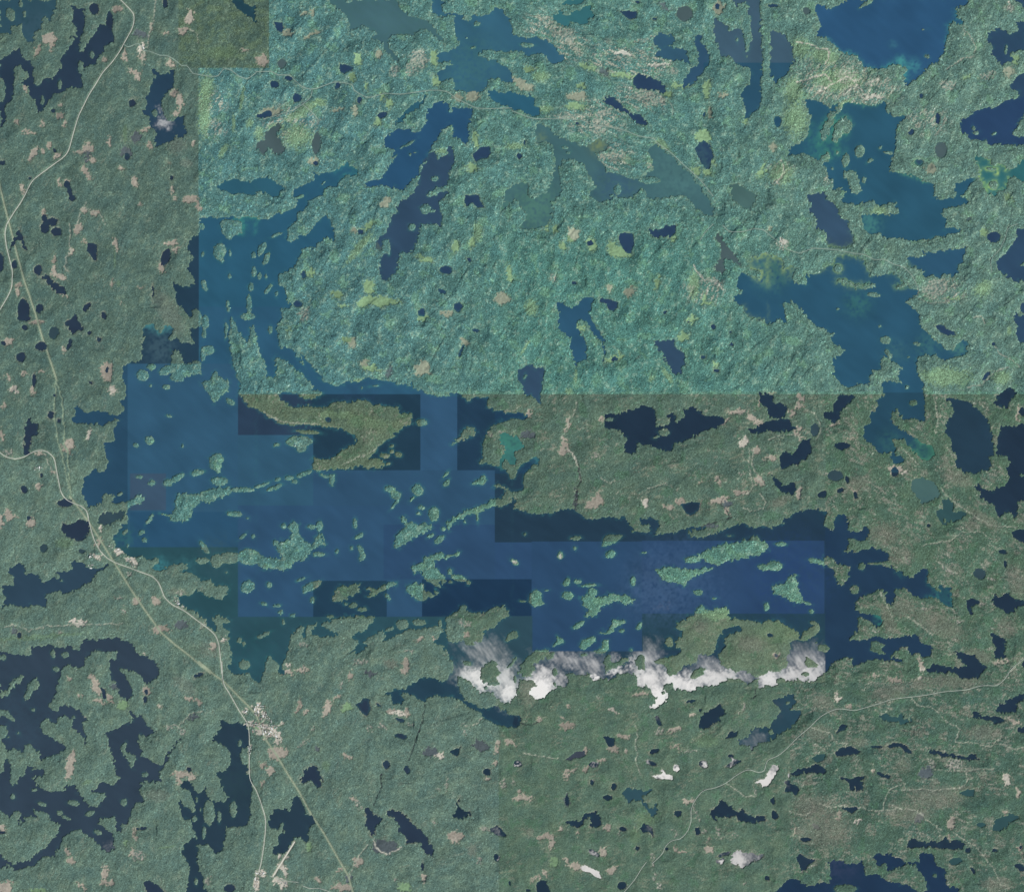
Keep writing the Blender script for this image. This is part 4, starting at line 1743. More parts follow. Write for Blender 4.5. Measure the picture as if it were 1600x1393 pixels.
# local differences of the water's own colour
def wtint(mask, col, a):
    m = (mask * a)[..., None]
    wc[:] = wc * (1 - m) + lin(col) * m
wtint(rect(1100, 98, 1250, 200), (32, 80, 104), .85)
wtint(rect(1340, 613, 1450, 738), (32, 70, 88), .8)
wn1 = noise(9) * .6 + noise(20) * .5
blob = lambda cx, cy, r, p=1.0: np.exp(-(((X - cx) ** 2 + (p * (Y - cy)) ** 2) / (r * r)))
for cx, cy, r, col, a in [(835, 320, 34, (74, 120, 108), .9), (1060, 270, 40, (72, 116, 116), .8), (790, 345, 22, (82, 130, 106), .9), (935, 228, 12, (118, 138, 98), .9),
        (845, 215, 8, (90, 120, 100), .8), (1285, 230, 22, (44, 112, 112), .7), (1305, 195, 14, (60, 130, 118), .8), (1408, 95, 7, (64, 150, 150), .8),
        (1428, 103, 9, (60, 140, 145), .7), (1395, 70, 6, (50, 110, 130), .6), (1412, 120, 7, (60, 140, 140), .6), (1205, 425, 26, (52, 108, 108), .7), (1340, 475, 18, (56, 118, 108), .5), (1390, 690, 16, (44, 92, 96), .7), (1440, 712, 20, (48, 100, 90), .5),
        (1541, 292, 6, (110, 160, 104), .7), (1557, 270, 4, (160, 196, 110), .8), (1205, 1105, 20, (60, 76, 88), .5), (1358, 350, 16, (66, 130, 124), .7),
        (230, 508, 9, (58, 120, 128), .8), (262, 510, 8, (58, 120, 128), .8), (250, 545, 22, (62, 92, 104), .7), (190, 840, 18, (44, 98, 102), .7), (250, 885, 13, (52, 120, 126), .8),
        (290, 885, 16, (50, 106, 112), .6), (340, 870, 30, (52, 84, 92), .4), (368, 355, 8, (46, 120, 118), .8), (400, 1020, 40, (36, 80, 88), .7), (800, 720, 16, (44, 92, 100), .6),
        (838, 715, 8, (52, 112, 118), .8), (790, 690, 20, (56, 128, 110), .6), (1300, 800, 14, (30, 84, 92), .6), (1475, 930, 12, (36, 84, 92), .7), (1375, 965, 7, (42, 100, 98), .7),
        (1408, 895, 8, (36, 84, 90), .6), (1445, 790, 20, (60, 96, 100), .4), (1400, 550, 16, (60, 110, 112), .4), (1450, 540, 18, (56, 110, 112), .6), (1500, 545, 12, (70, 126, 112), .7),
        (1065, 905, 60, (62, 94, 130), .35), (1020, 920, 40, (66, 96, 130), .4), (1230, 900, 60, (30, 62, 112), .35), (560, 620, 30, (40, 70, 100), .3), (730, 285, 14, (60, 84, 104), .4),
        (965, 290, 34, (52, 88, 112), .6), (600, 20, 60, (66, 104, 116), .4), (745, 95, 40, (58, 110, 116), .5), (720, 130, 26, (56, 108, 114), .5), (1580, 45, 30, (38, 72, 88), .3),
        (55, 45, 30, (62, 92, 106), .4), (15, 10, 30, (40, 78, 96), .3), (30, 1120, 60, (52, 78, 94), .3), (370, 1230, 34, (40, 66, 74), .6), (1310, 1345, 30, (60, 70, 100), .35)]:
    n = 0.75 + 0.5 * 0.5
    wtint(np.clip(blob(cx + 0, cy, r) * (1 + .55 * wn1) ** 1.0, 0, 1), col, a)

def shore_tint(cx, cy, r, col, width, a):
    m = ss((r - np.hypot(X - cx, Y - cy)) / (.35 * r)) * np.exp(-np.maximum(F, 0) / width) * np.clip(.9 + .35 * wn1, 0, 1)
    wtint(m, col, a)
for q in [(1205, 415, 44, (84, 128, 104), 9, .8), (1205, 412, 42, (142, 166, 102), 3.2, .95), (1320, 412, 55, (120, 156, 96), 2.2, .9), (1410, 432, 30, (110, 150, 100), 2.5, .8), (1180, 490, 30, (120, 152, 100), 2.2, .7),
          (1550, 272, 34, (146, 186, 106), 2.0, .95), (1405, 100, 34, (60, 150, 148), 4, .8), (1300, 90, 40, (70, 150, 150), 2, .7), (1340, 100, 36, (60, 140, 140), 2.5, .7), (1480, 40, 34, (56, 140, 140), 2.5, .7),
          (1295, 215, 42, (64, 138, 112), 4, .7), (1340, 165, 40, (74, 140, 116), 2.2, .8), (1430, 275, 30, (80, 150, 110), 2, .7), (385, 350, 26, (60, 150, 130), 3.5, .8), (540, 265, 26, (50, 130, 130), 3.5, .7),
          (800, 695, 40, (60, 134, 116), 4, .7), (1440, 705, 26, (66, 134, 104), 4, .8), (1475, 920, 40, (44, 116, 110), 3, .6), (1375, 965, 14, (50, 140, 120), 3, .8), (250, 505, 24, (70, 136, 136), 4, .7),
          (600, 620, 300, (48, 112, 118), 1.4, .35), (600, 850, 420, (48, 112, 118), 1.5, .35), (1080, 900, 230, (46, 106, 114), 1.4, .35)]:
    shore_tint(*q)

# connected pieces of a mask (run based)
def label(mask):
    lab = np.zeros(mask.shape, np.int32)
    par = [0]
    def find(a):
        while par[a] != a:
            par[a] = par[par[a]]; a = par[a]
        return a
    prev = []
    for j in range(mask.shape[0]):
        r = np.flatnonzero(np.diff(np.concatenate(([0], mask[j].astype(np.int8), [0]))))
        cur = []
        pi = 0
        for a, b in zip(r[0::2], r[1::2]):
            L = 0
            while pi < len(prev) and prev[pi][1] <= a: pi += 1
            q = pi
            while q < len(prev) and prev[q][0] < b:
                m = find(prev[q][2])
                if L == 0: L = m
                elif m != L:
                    par[max(L, m)] = min(L, m); L = min(L, m)
                q += 1
            if L == 0:
                L = len(par); par.append(L)
            cur.append((a, b, L))
            lab[j, a:b] = L
        prev = cur
    root = np.array([find(i) for i in range(len(par))])
    lab = root[lab]
    u, inv, cnt = np.unique(lab, return_inverse=True, return_counts=True)
    return inv.reshape(lab.shape).astype(np.int32) if u[0] == 0 else inv.reshape(lab.shape).astype(np.int32) + 1

# drop specks of water and land that the warp tore off
def sizes(lab): return np.bincount(lab.ravel())
lw = label(F > 0); s = sizes(lw); bad = (s < 5); bad[0] = False
F[bad[lw]] = -0.6
ll = label(F <= 0); s = sizes(ll); bad = (s < 4); bad[0] = False
F[bad[ll]] = 0.6

# ------------------------------------------------------------------ colour of the land
zone = np.zeros(X.shape, np.int8)                 # 0 west, 1 north-east bright, 2 olive block, 3 middle band, 4 south middle, 5 south-east, 6 south-west, 7 east
zone[:] = 6
zone[(X < 330) & (Y < 720)] = 0
zone[rect(309, -9, 421, 107)] = 2
zone[rect(280, -9, 309, 107)] = 2
zone[(X >= 372) & (Y >= 613) & (Y < 966)] = 3
zone[rect(1289, 613, 1700, 1066)] = 7
zone[rect(726, 962, 1290, 1066)] = 4
zone[rect(780, 1066, 1235, 1500)] = 4
zone[rect(1235, 1066, 1700, 1500)] = 5
zone[bright > 0] = 1
ZC = {0: (86, 110, 101), 1: (87, 127, 120), 2: (82, 104, 92), 3: (87, 110, 97), 4: (88, 111, 96), 5: (79, 104, 91), 6: (95, 119, 108), 7: (83, 108, 92)}
ZA = {0: .7, 1: 1.12, 2: .8, 3: .8, 4: .5, 5: .8, 6: .8, 7: .85}    # how coarse the crowns are
lc = np.zeros(X.shape + (3,), np.float32)
rough = np.zeros(X.shape, np.float32)
for z, c in ZC.items():
    lc[zone == z] = lin(c); rough[zone == z] = ZA[z]
# the bright block yellows and greys toward the east, small islands there are pale
def ltint(m, col, a):
    m = (np.clip(m, 0, 1) * a)[..., None]
    lc[:] = lc * (1 - m) + lin(col) * m
ez = ss((X - 1000) / 400) * (zone == 1)
ltint(ez, (100, 128, 116), .7)
ltint((zone == 1) * ss((X - 700) / 150) * ss((Y - 300) / 120) * (1 - ez), (82, 130, 118), .6)
ltint((zone == 1) * (Y > 612), (96, 136, 120), .8)
ltint(rect(372, 616, 660, 735), (96, 113, 92), .7)
ltint(rect(1003, 958, 1289, 1066), (106, 122, 101), .6)
ltint((zone == 1) * ss((760 - X) / 200), (82, 122, 122), .6)
# the grain of the country: ridges and fracture valleys run differently in each part
def soften(a, s_):
    p_ = 60
    b = np.pad(a.astype(float), p_, mode='edge')
    fx = np.fft.fftfreq(b.shape[1])[None, :]; fy = np.fft.fftfreq(b.shape[0])[:, None]
    return np.fft.ifft2(np.fft.fft2(b) * np.exp(-2 * (math.pi * s_) ** 2 * (fx * fx + fy * fy))).real[p_:-p_, p_:-p_]
REG = [(-.95, (X < 760) & (Y < 616)), (.42, (X >= 760) & (X < 1130) & (Y < 290)), (-1.3, (X >= 760) & (X < 1130) & (Y >= 290) & (Y < 616)), (-.95, (X >= 1130) & (Y < 616)),
       (-.25, (X >= 600) & (X < 1289) & (Y >= 616)), (.55, (X >= 1289) & (Y >= 616) & (Y < 1010)), (.12, (X >= 1289) & (Y >= 1010)), (-1.1, (X < 600) & (Y >= 616))]
RW = [(a, np.clip(soften(m, 26), 0, 1)) for a, m in REG]
tot = sum(w_ for _, w_ in RW)
def grainy(wl, an, bw=.45):
    return sum(w_ * noise(wl, bw, ang=a, an=an) for a, w_ in RW) / np.sqrt(sum(w_ * w_ for _, w_ in RW))
big_h, mid_h, sml_h = grainy(80, 1.6, .6), .75 * grainy(34, 1.7, .7) + .55 * noise(22, .6), .7 * grainy(12, 1.5, .6) + .6 * noise(10, .6)
fr1, fr2 = grainy(60, 3.5, .3), grainy(34, 3.5, .3)
valley = np.exp(-(fr1 / .10) ** 2) * ss(noise(60) * .8 + .7) + .7 * np.exp(-(fr2 / .13) ** 2) * ss(noise(50) * .9 + .2)
valley = np.clip(valley, 0, 1.2)
zb, z4 = soften(zone == 1, 16), soften(zone == 4, 14)
strength = .4 + .6 * zb - .25 * z4
tone = .5 * noise(80) + .5 * mid_h + .45 * sml_h
hue = .7 * noise(60) + .6 * mid_h + .4 * noise(7)
lc *= (1 + 0.085 * tone * (.6 + .5 * zb))[..., None]
lc *= (1 + hue[..., None] * np.array([0.035, 0.012, -0.012]))
lc *= (1 - .17 * valley * strength)[..., None]
# open rocky crests: pale specks strung along the ridges
crest = ss((.8 * mid_h + .8 * sml_h + .55 * noise(5) - 1.15) / .9)
ltint(crest * (zone == 1), (136, 164, 146), .6)
ltint(crest * ss(noise(60) + .3) * np.isin(zone, (3, 5, 7)), (136, 138, 124), .7)
ltint(crest * np.isin(zone, (0, 6, 2)), (116, 136, 118), .45)
ltint(crest * (zone == 4), (108, 124, 106), .45)
# broken bare outcrops
vein = ss((.9 * grainy(9, 3.0, .5) + .8 * noise(4) - .55) / .7)
out = np.zeros(X.shape)
for cx, cy, r in [(1310, 132, 62), (1370, 140, 34), (1285, 120, 40), (955, 92, 36), (1010, 100, 34), (885, 72, 34), (850, 40, 30), (930, 185, 44), (990, 152, 30), (1020, 155, 24), (655, 90, 16),
                  (1100, 455, 30), (960, 245, 30), (1300, 280, 14), (1220, 265, 18), (455, 190, 40), (330, 160, 24), (335, 200, 20), (1480, 455, 26), (1000, 110, 26), (1450, 190, 30)]:
    out = np.maximum(out, np.exp(-((X - cx) ** 2 + (1.5 * (Y - cy)) ** 2) / (r * r)))
ltint(vein * ss(out * 1.5) * (zone == 1), (172, 172, 156), .8)
east = ss((noise(70) + .4 * noise(20) + .1) / .9)
ltint(vein * east * np.isin(zone, (5, 7)), (146, 146, 134), .7)
ltint(ss(noise(34) * .8 + noise(9) * .5 - .3) * east * np.isin(zone, (5, 7)), (120, 122, 110), .5)
ltint(ss(noise(24) + .5 * noise(7)) * (zone == 2), (102, 122, 94), .5)
ltint(vein * ss((noise(60) - .3)) * np.isin(zone, (3, 4)), (134, 138, 120), .5)
ltint(vein * ss((noise(50) - .6)) * np.isin(zone, (0, 6)), (126, 138, 122), .5)
moss = ss((noise(40) + .5 * noise(10) - 1.0) / .8)
ltint(moss * (zone == 1), (112, 154, 122), .4)
ltint(moss * np.isin(zone, (3, 4, 5, 7)), (78, 112, 88), .5)

rimg = ss(noise(50) * .8 + .45) * np.clip(.7 + .5 * noise(8), 0, 1)
small = np.exp(-np.maximum(-KD, 0) / 1.3) * (KD > -5) * rimg
ltint(small * (zone != 1), (146, 142, 128), .75)
ltint(small * (zone == 1), (132, 154, 122), .6)
clear = np.zeros(X.shape, np.float32)             # 1 where the ground lies open
pc = lc.copy()
PCOL = {'t': (158, 151, 139), 'p': (152, 150, 141), 'w': (190, 184, 172), 'g': (122, 150, 116), 'd': (88, 98, 102)}
mott = noise(3.2) * .6 + noise(7) * .7
for nm, kind, g in PAT:
    win, d = shape_sd(kind, g, 20 if nm in 'ys' else 8)
    if d is None: continue
    if nm not in 'ys':
        xx, yy = X[win] + 1.15 * wx[win], Y[win] + 1.15 * wy[win]
        d = sd_poly(g, xx, yy) if kind == 'poly' else sd_ell(g, xx, yy)
        d = d + .55 * mott[win] * min(1.0, .3 + .04 * (g[2] + g[3] if kind == 'ell' else 20))
    if nm in 'ys':
        rr = min(g[2], g[3])
        m = ss(d / (0.9 * rr) + .45 + .30 * mott[win]) * (0.72 if nm == 'y' else (.3 if g[0] < 330 else .5))
        col = (128, 154, 110) if nm == 'y' else (126, 127, 113)
        if nm == 's': col = (122, 123, 111)
        if nm == 'y':
            col = (126, 156, 120)
            if bright[win].mean() < .5: col = (104, 128, 98); m = m * .7
        blk = lc[win]; blk[:] = blk * (1 - m[..., None]) + lin(col) * m[..., None]; lc[win] = blk
        pc[win] = pc[win] * (1 - m[..., None]) + lin(col) * m[..., None]
        continue
    m = ss(d / 1.2 + .6)
    if nm == 'p': m = m * np.clip(.62 + .5 * mott[win], 0, 1)
    if nm == 'w' and bright[win].mean() < .5: pass
    v = (1 + .10 * mott[win] + rng.normal(0, .02))[..., None]
    pcol_ = PCOL[nm] if bright[win].mean() < .5 else {'t': (146, 153, 134), 'p': (152, 157, 144), 'w': (186, 186, 174), 'g': (132, 162, 124), 'd': (92, 108, 110)}[nm]
    c = lin(pcol_) * (1 + rng.normal(0, .09))
    pc[win] = pc[win] * (1 - m[..., None]) + c * v * m[..., None]
    # a paler fringe of open bog round each clearing
    fr = ss(1 - abs(d + 1.6) / 2.0) * .30
    blk = lc[win]; blk[:] = blk * (1 - fr[..., None]) + lin((118, 136, 112)) * fr[..., None]; lc[win] = blk
    clear[win] = np.maximum(clear[win], m)
# lines on the land: tracks, streams, cuttings
LW = {'R': (.9, (146, 156, 138), 1), 'r': (.5, (140, 156, 142), .85), 'A': (1.7, (170, 168, 150), 1), 'L': (1.2, (150, 160, 138), 1),
      'l': (.8, (136, 154, 132), 1), 'v': (.75, (168, 171, 156), .95), 'V': (1.0, (200, 196, 182), 1), 'D': (.55, (54, 60, 64), 1)}
for k, P in LIN:
    wd, col, a = LW[k]
    win = window(P[:, 0].min(), P[:, 1].min(), P[:, 0].max(), P[:, 1].max(), 8)
    q = .25 if k in 'RAL' else .55
    xx, yy = X[win] + q * wx[win], Y[win] + q * wy[win]
    if k in 'RrAL': xx, yy = X[win], Y[win]
    if xx.size == 0: continue
    d = sd_line(P, xx, yy)
    m = ss((wd + .9 - d) / 1.2) * a
    if k in 'vV': m = m * np.clip(.85 + .4 * mott[win], .1, 1)
    pc[win] = pc[win] * (1 - m[..., None]) + lin(col) * m[..., None]
    clear[win] = np.maximum(clear[win], m)
    if k in 'RLA':
        f2 = ss((wd + 4 - d) / 4) * .35
        blk = lc[win]; blk[:] = blk * (1 - f2[..., None]) + lin((112, 134, 112)) * f2[..., None]; lc[win] = blk

# ------------------------------------------------------------------ relief and canopy
hills = (1.5 * big_h + .28 * mid_h + .05 * sml_h) * (.55 + .38 * zb - .15 * z4)
inland = ss((-F) / 22)
hills = (hills + 2.6 - 1.3 * valley * strength) * inland                       # map units
hills = np.maximum(hills, 0.0)
g1, g2, g3 = noise(2.7, .3), noise(4.4, .35), rng.standard_normal(X.shape).astype(np.float32)
crown = (.7 * g1 + .10 * g2 + .4 * g3)
forest = 1 - clear
stand = 1.15 + .12 * noise(22) + rough * .43 * crown
stand = np.clip(stand, .15, 3.2)
Hm = hills + forest * stand + .12
Hm += clear * .04 * g2
shore = ss((-F + .15) / .9)
Hm = Hm * shore - 1.2 * ss((F + .1) / 1.2)
grain = (1 + np.clip(rough * (.19 * crown + .15 * g3), -.55, .9))[..., None]
fc = lc * grain
# single pale crowns and dead spars in the bright woods
sp = np.clip(g3 - 1.6, 0, 1.6) * rough * np.where(F > -9, 1.4, .8)
fc = fc * (1 + .45 * sp[..., None])
# shores carry paler alder and rock
edge = np.exp(-np.maximum(-F, 0) / 1.5) * (.25 + .2 * mott).clip(0, 1) * np.where(zone == 1, 1.3, .9)
fc = fc * (1 - edge[..., None]) + lin((124, 142, 120)) * edge[..., None]
land = fc * (1 - clear[..., None]) + pc * clear[..., None]
land = np.clip(land, .004, .9)

# water: shallows near the shore, gentle unevenness
sh = np.exp(-np.maximum(F, 0) / 1.6) * np.clip(.35 + .35 * noise(16), 0, 1) * np.where(zone == 1, .75, .4)
sh *= np.where(wpaint > 8, 1, .6)
wc = wc * (1 - sh[..., None]) + (wc * .3 + .7 * lin((60, 128, 118))) * sh[..., None]
wc = wc * (1 + .035 * noise(90) + .02 * noise(20, ang=.7, an=3))[..., None]
lum = wc.mean(-1, keepdims=True)
wc = wc + (lum - wc) * .10
wc = np.clip(wc, .002, .9)

# sun glint painted onto the water as a strength mask
gl = np.zeros(X.shape, np.float32)
streak = .8 * noise(22, ang=.85, an=3.5) + .6 * noise(7, ang=.95, an=4)
for e, a in GLI:
    win = window(e[0] - 2.2 * max(e[2:4]), e[1] - 2.2 * max(e[2:4]), e[0] + 2.2 * max(e[2:4]), e[1] + 2.2 * max(e[2:4]), 2)
    x, y = X[win] + 2 * wx[win], Y[win] + 2 * wy[win]
    c, s = math.cos(e[4]), math.sin(e[4])
    u, v = (x - e[0]) * c + (y - e[1]) * s, -(x - e[0]) * s + (y - e[1]) * c
    q = (u / e[2]) ** 2 + (v / e[3]) ** 2
    gl[win] = np.maximum(gl[win], a * np.exp(-q * .75) * 1.15)
gl = gl * np.clip(1 + (.24 * np.clip(1.25 - gl, 0, 1)) * streak, .05, 2)
gl[(X > 1289) & (Y < 1066)] = 0
gl[rect(831, 900, 1004, 1017)] *= .12
gl = np.where(gl < .8, gl ** 1.7 * .8 / .8 ** 1.7, gl)
gl = np.clip(gl, 0, 1.35)
gl[gl < .02] = 0

# ------------------------------------------------------------------ extend a little beyond the mapped frame
PADN = 40
def pad(a):
    return np.pad(a, [(PADN, PADN), (PADN, PADN)] + [(0, 0)] * (a.ndim - 2), mode='reflect')
F, Hm, land, wc, gl, zone, clear, wpaint = [pad(a) for a in (F, Hm, land, wc, gl, zone, clear, wpaint)]
NY, NX = F.shape
PX = (np.arange(NX) - PADN) * ST
PY = (np.arange(NY) - PADN) * ST
GX, GY = np.meshgrid((PX - W0 / 2) * U, -(PY - H0 / 2) * U)
land = land / KLIGHT; wc = wc / KLIGHT

def fquad(a): return np.maximum(np.maximum(a[:-1, :-1], a[1:, :-1]), np.maximum(a[:-1, 1:], a[1:, 1:]))
def nquad(a): return np.minimum(np.minimum(a[:-1, :-1], a[1:, :-1]), np.minimum(a[:-1, 1:], a[1:, 1:]))

def make_mesh(name, faces, z, col, mat, extra=None):
    """faces: (n,2) array of grid cells; builds one mesh of them"""
    j, i = faces[:, 0], faces[:, 1]
    a = j * NX + i
    quad = np.stack([a + NX, a + NX + 1, a + 1, a], 1)
    u, inv = np.unique(quad.ravel(), return_inverse=True)
    co = np.stack([GX.ravel()[u], GY.ravel()[u], z.ravel()[u] if isinstance(z, np.ndarray) else np.full(len(u), z)], 1)
    c0 = co.mean(0); c0[2] = 0
    me = bpy.data.meshes.new(name)
    me.vertices.add(len(u)); me.vertices.foreach_set('co', (co - c0).astype(np.float32).ravel())
    n = len(quad)
    me.loops.add(n * 4); me.loops.foreach_set('vertex_index', inv.astype(np.int32).ravel())
    me.polygons.add(n); me.polygons.foreach_set('loop_start', np.arange(0, 4 * n, 4, dtype=np.int32))
    me.update(calc_edges=True)
    at = me.attributes.new('surface_colour', 'FLOAT_COLOR', 'POINT')
    cc = np.ones((len(u), 4), np.float32); cc[:, :3] = col.reshape(-1, 3)[u]
    at.data.foreach_set('color', cc.ravel())
    if extra is not None:
        at = me.attributes.new('ruffle', 'FLOAT', 'POINT')
        at.data.foreach_set('value', extra.ravel()[u].astype(np.float32))
    me.materials.append(mat)
    o = bpy.data.objects.new(name, me)
    o.location = c0
    COL.objects.link(o)
    return o

# ------------------------------------------------------------------ materials
def base_mat(name):
    m = bpy.data.materials.new(name); m.use_nodes = True
    nt = m.node_tree; p = nt.nodes['Principled BSDF']
    p.inputs['Roughness'].default_value = .9
    p.inputs['Specular IOR Level'].default_value = .1
    return m, nt, p
def land_mat(name, scale, amt):
    m, nt, p = base_mat(name)
    a = nt.nodes.new('ShaderNodeAttribute'); a.attribute_name = 'surface_colour'
    tc = nt.nodes.new('ShaderNodeNewGeometry')
    n = nt.nodes.new('ShaderNodeTexNoise'); n.inputs['Scale'].default_value = scale; n.inputs['Detail'].default_value = 4; n.inputs['Roughness'].default_value = .65
    mr = nt.nodes.new('ShaderNodeMapRange'); mr.inputs[1].default_value = .3; mr.inputs[2].default_value = .7
    mr.inputs[3].default_value = 1 - amt; mr.inputs[4].default_value = 1 + amt
    mx = nt.nodes.new('ShaderNodeVectorMath'); mx.operation = 'SCALE'
    nt.links.new(tc.outputs['Position'], n.inputs['Vector'])
    nt.links.new(n.outputs['Fac'], mr.inputs[0])
    nt.links.new(a.outputs['Color'], mx.inputs[0]); nt.links.new(mr.outputs[0], mx.inputs['Scale'])
    nt.links.new(mx.outputs[0], p.inputs['Base Color'])
    bp = nt.nodes.new('ShaderNodeBump'); bp.inputs['Strength'].default_value = .5; bp.inputs['Distance'].default_value = 3
    nt.links.new(n.outputs['Fac'], bp.inputs['Height']); nt.links.new(bp.outputs[0], p.inputs['Normal'])
    p.inputs['Specular IOR Level'].default_value = 0
    return m
M_forest = land_mat('forest_canopy', .055, .34)
M_open = land_mat('open_ground', .03, .12)
M_water, nt, p = base_mat('lake_water')
a = nt.nodes.new('ShaderNodeAttribute'); a.attribute_name = 'surface_colour'
nt.links.new(a.outputs['Color'], p.inputs['Base Color'])
p.inputs['Roughness'].default_value = .12
p.inputs['Specular IOR Level'].default_value = .35
p.inputs['IOR'].default_value = 1.33
geo = nt.nodes.new('ShaderNodeNewGeometry')
nz = nt.nodes.new('ShaderNodeTexNoise'); nz.inputs['Scale'].default_value = .02; nz.inputs['Detail'].default_value = 5
nt.links.new(geo.outputs['Position'], nz.inputs['Vector'])
bp = nt.nodes.new('ShaderNodeBump'); bp.inputs['Strength'].default_value = .15; bp.inputs['Distance'].default_value = 2
nt.links.new(nz.outputs['Fac'], bp.inputs['Height']); nt.links.new(bp.outputs[0], p.inputs['Normal'])
# painted sun glint: masked gloss, its normal fixed midway between sun and zenith
half = (sun_dir + Vector((0, 0, 1))).normalized()
gs = nt.nodes.new('ShaderNodeBsdfGlossy'); gs.inputs['Roughness'].default_value = .42; gs.inputs['Color'].default_value = (1, .985, .97, 1)
cv = nt.nodes.new('ShaderNodeCombineXYZ')
for k in range(3): cv.inputs[k].default_value = half[k]
nt.links.new(cv.outputs[0], gs.inputs['Normal'])
ga = nt.nodes.new('ShaderNodeAttribute'); ga.attribute_name = 'ruffle'
mm = nt.nodes.new('ShaderNodeMath'); mm.operation = 'MULTIPLY'; mm.inputs[1].default_value = .034
nt.links.new(ga.outputs['Fac'], mm.inputs[0])
ms = nt.nodes.new('ShaderNodeMixShader')
nt.links.new(mm.outputs[0], ms.inputs[0]); nt.links.new(p.outputs[0], ms.inputs[1]); nt.links.new(gs.outputs[0], ms.inputs[2])
nt.links.new(ms.outputs[0], nt.nodes['Material Output'].inputs['Surface'])

# ------------------------------------------------------------------ lakes and ponds
lw = label(F > 0)
nl = lw.max()
cell = lw.copy()
for _ in range(3):                                   # let each lake reach under its banks
    g = cell.copy()
    for dj, di in ((0, 1), (0, -1), (1, 0), (-1, 0)):
        sft = np.roll(cell, (dj, di), (0, 1))
        g = np.where((g == 0) & (sft > 0), sft, g)
    cell = g
cellq = fquad(cell)
order = np.argsort(cellq.ravel(), kind='stable')
vals = cellq.ravel()[order]
starts = np.searchsorted(vals, np.arange(1, nl + 2))
wsz = sizes(lw)
for L in range(1, nl + 1):
    idx = order[starts[L - 1]:starts[L]]
    if len(idx) == 0: continue
    f = np.stack(np.unravel_index(idx, cellq.shape), 1)
    nm = 'lake' if wsz[L] > 400 else 'pond'
    o = make_mesh(nm, f, 0.0, wc, M_water, gl)
    o['kind'] = 'structure'

# ------------------------------------------------------------------ land: islands, clearings, woods
fq = nquad(F)
isl = label(F <= .6)
isz = sizes(isl)
edge_lab = set(np.unique(np.concatenate([isl[0], isl[-1], isl[:, 0], isl[:, -1]]))) - {0}
iq = fquad(isl)
iq[fq > 1.2] = 0
is_island = np.array([(i != 0 and i not in edge_lab and isz[i] < 12000) for i in range(len(isz))])
ZN = zone[:-1, :-1]
cq = nquad(clear) > .42
clab = label(cq & (iq > 0) & ~is_island[iq])
csz = sizes(clab)
done = np.zeros(iq.shape, bool)
def split(labels, keep):
    order = np.argsort(labels.ravel(), kind='stable'); v = labels.ravel()[order]
    n = labels.max(); st = np.searchsorted(v, np.arange(1, n + 2))
    for L in range(1, n + 1):
        if not keep[L]: continue
        idx = order[st[L - 1]:st[L]]
        if len(idx): yield L, idx
for L, idx in split(iq, is_island):
    f = np.stack(np.unravel_index(idx, iq.shape), 1)
    o = make_mesh('island', f, Hm * U, land, M_forest)
    o['kind'] = 'structure'
    done.ravel()[idx] = True
for L, idx in split(clab, csz >= 14):
    f = np.stack(np.unravel_index(idx, iq.shape), 1)
    o = make_mesh('clearing', f, Hm * U, land, M_open)
    o['kind'] = 'structure'
    done.ravel()[idx] = True
FL = {0: 'grey-green woodland west of the big lake, crossed by the highway', 1: 'bright blue-green woodland between the northern lakes',
      2: 'small olive-green block of woodland at the top, left of the blue-green woods', 3: 'dark green woodland on the north shore of the eastern lake arm, below the bright woods',
      4: 'smooth green woodland south of the glaring white bays', 5: 'dark mottled woodland in the far lower right, criss-crossed by pale trails',
      6: 'green woodland around the town and the dark winding lake in the lower left', 7: 'grey-brown patchy woodland along the right edge, below the bright woods'}
for z, lab_ in FL.items():
    idx = np.flatnonzero((ZN == z) & (iq > 0) & ~done & (fq < 1.2))
    if len(idx) == 0: continue
    o = make_mesh('forest', np.stack(np.unravel_index(idx, iq.shape), 1), Hm * U, land, M_forest)
    o['kind'] = 'stuff'; o['label'] = lab_; o['category'] = 'forest'

def simple_mat(name, col, rough_=.85, scale=.2, amt=.12):
    m, nt, p = base_mat(name)
    p.inputs['Roughness'].default_value = rough_
    n = nt.nodes.new('ShaderNodeTexNoise'); n.inputs['Scale'].default_value = scale; n.inputs['Detail'].default_value = 3
    g = nt.nodes.new('ShaderNodeNewGeometry')
    r = nt.nodes.new('ShaderNodeValToRGB')
    c = alb(col)
    r.color_ramp.elements[0].position = .3; r.color_ramp.elements[1].position = .7
    r.color_ramp.elements[0].color = (*(c * (1 - amt)), 1); r.color_ramp.elements[1].color = (*(c * (1 + amt)), 1)
    nt.links.new(g.outputs['Position'], n.inputs['Vector']); nt.links.new(n.outputs['Fac'], r.inputs[0]); nt.links.new(r.outputs[0], p.inputs['Base Color'])
    return m
def height_at(x, y):
    i = np.clip((x / ST + PADN), 0, NX - 2); j = np.clip((y / ST + PADN), 0, NY - 2)
    i0, j0 = int(i), int(j)
    return Hm[j0:j0 + 2, i0:i0 + 2].max()
def world(x, y, z=0.0): return Vector(((x - W0 / 2) * U, -(y - H0 / 2) * U, z))

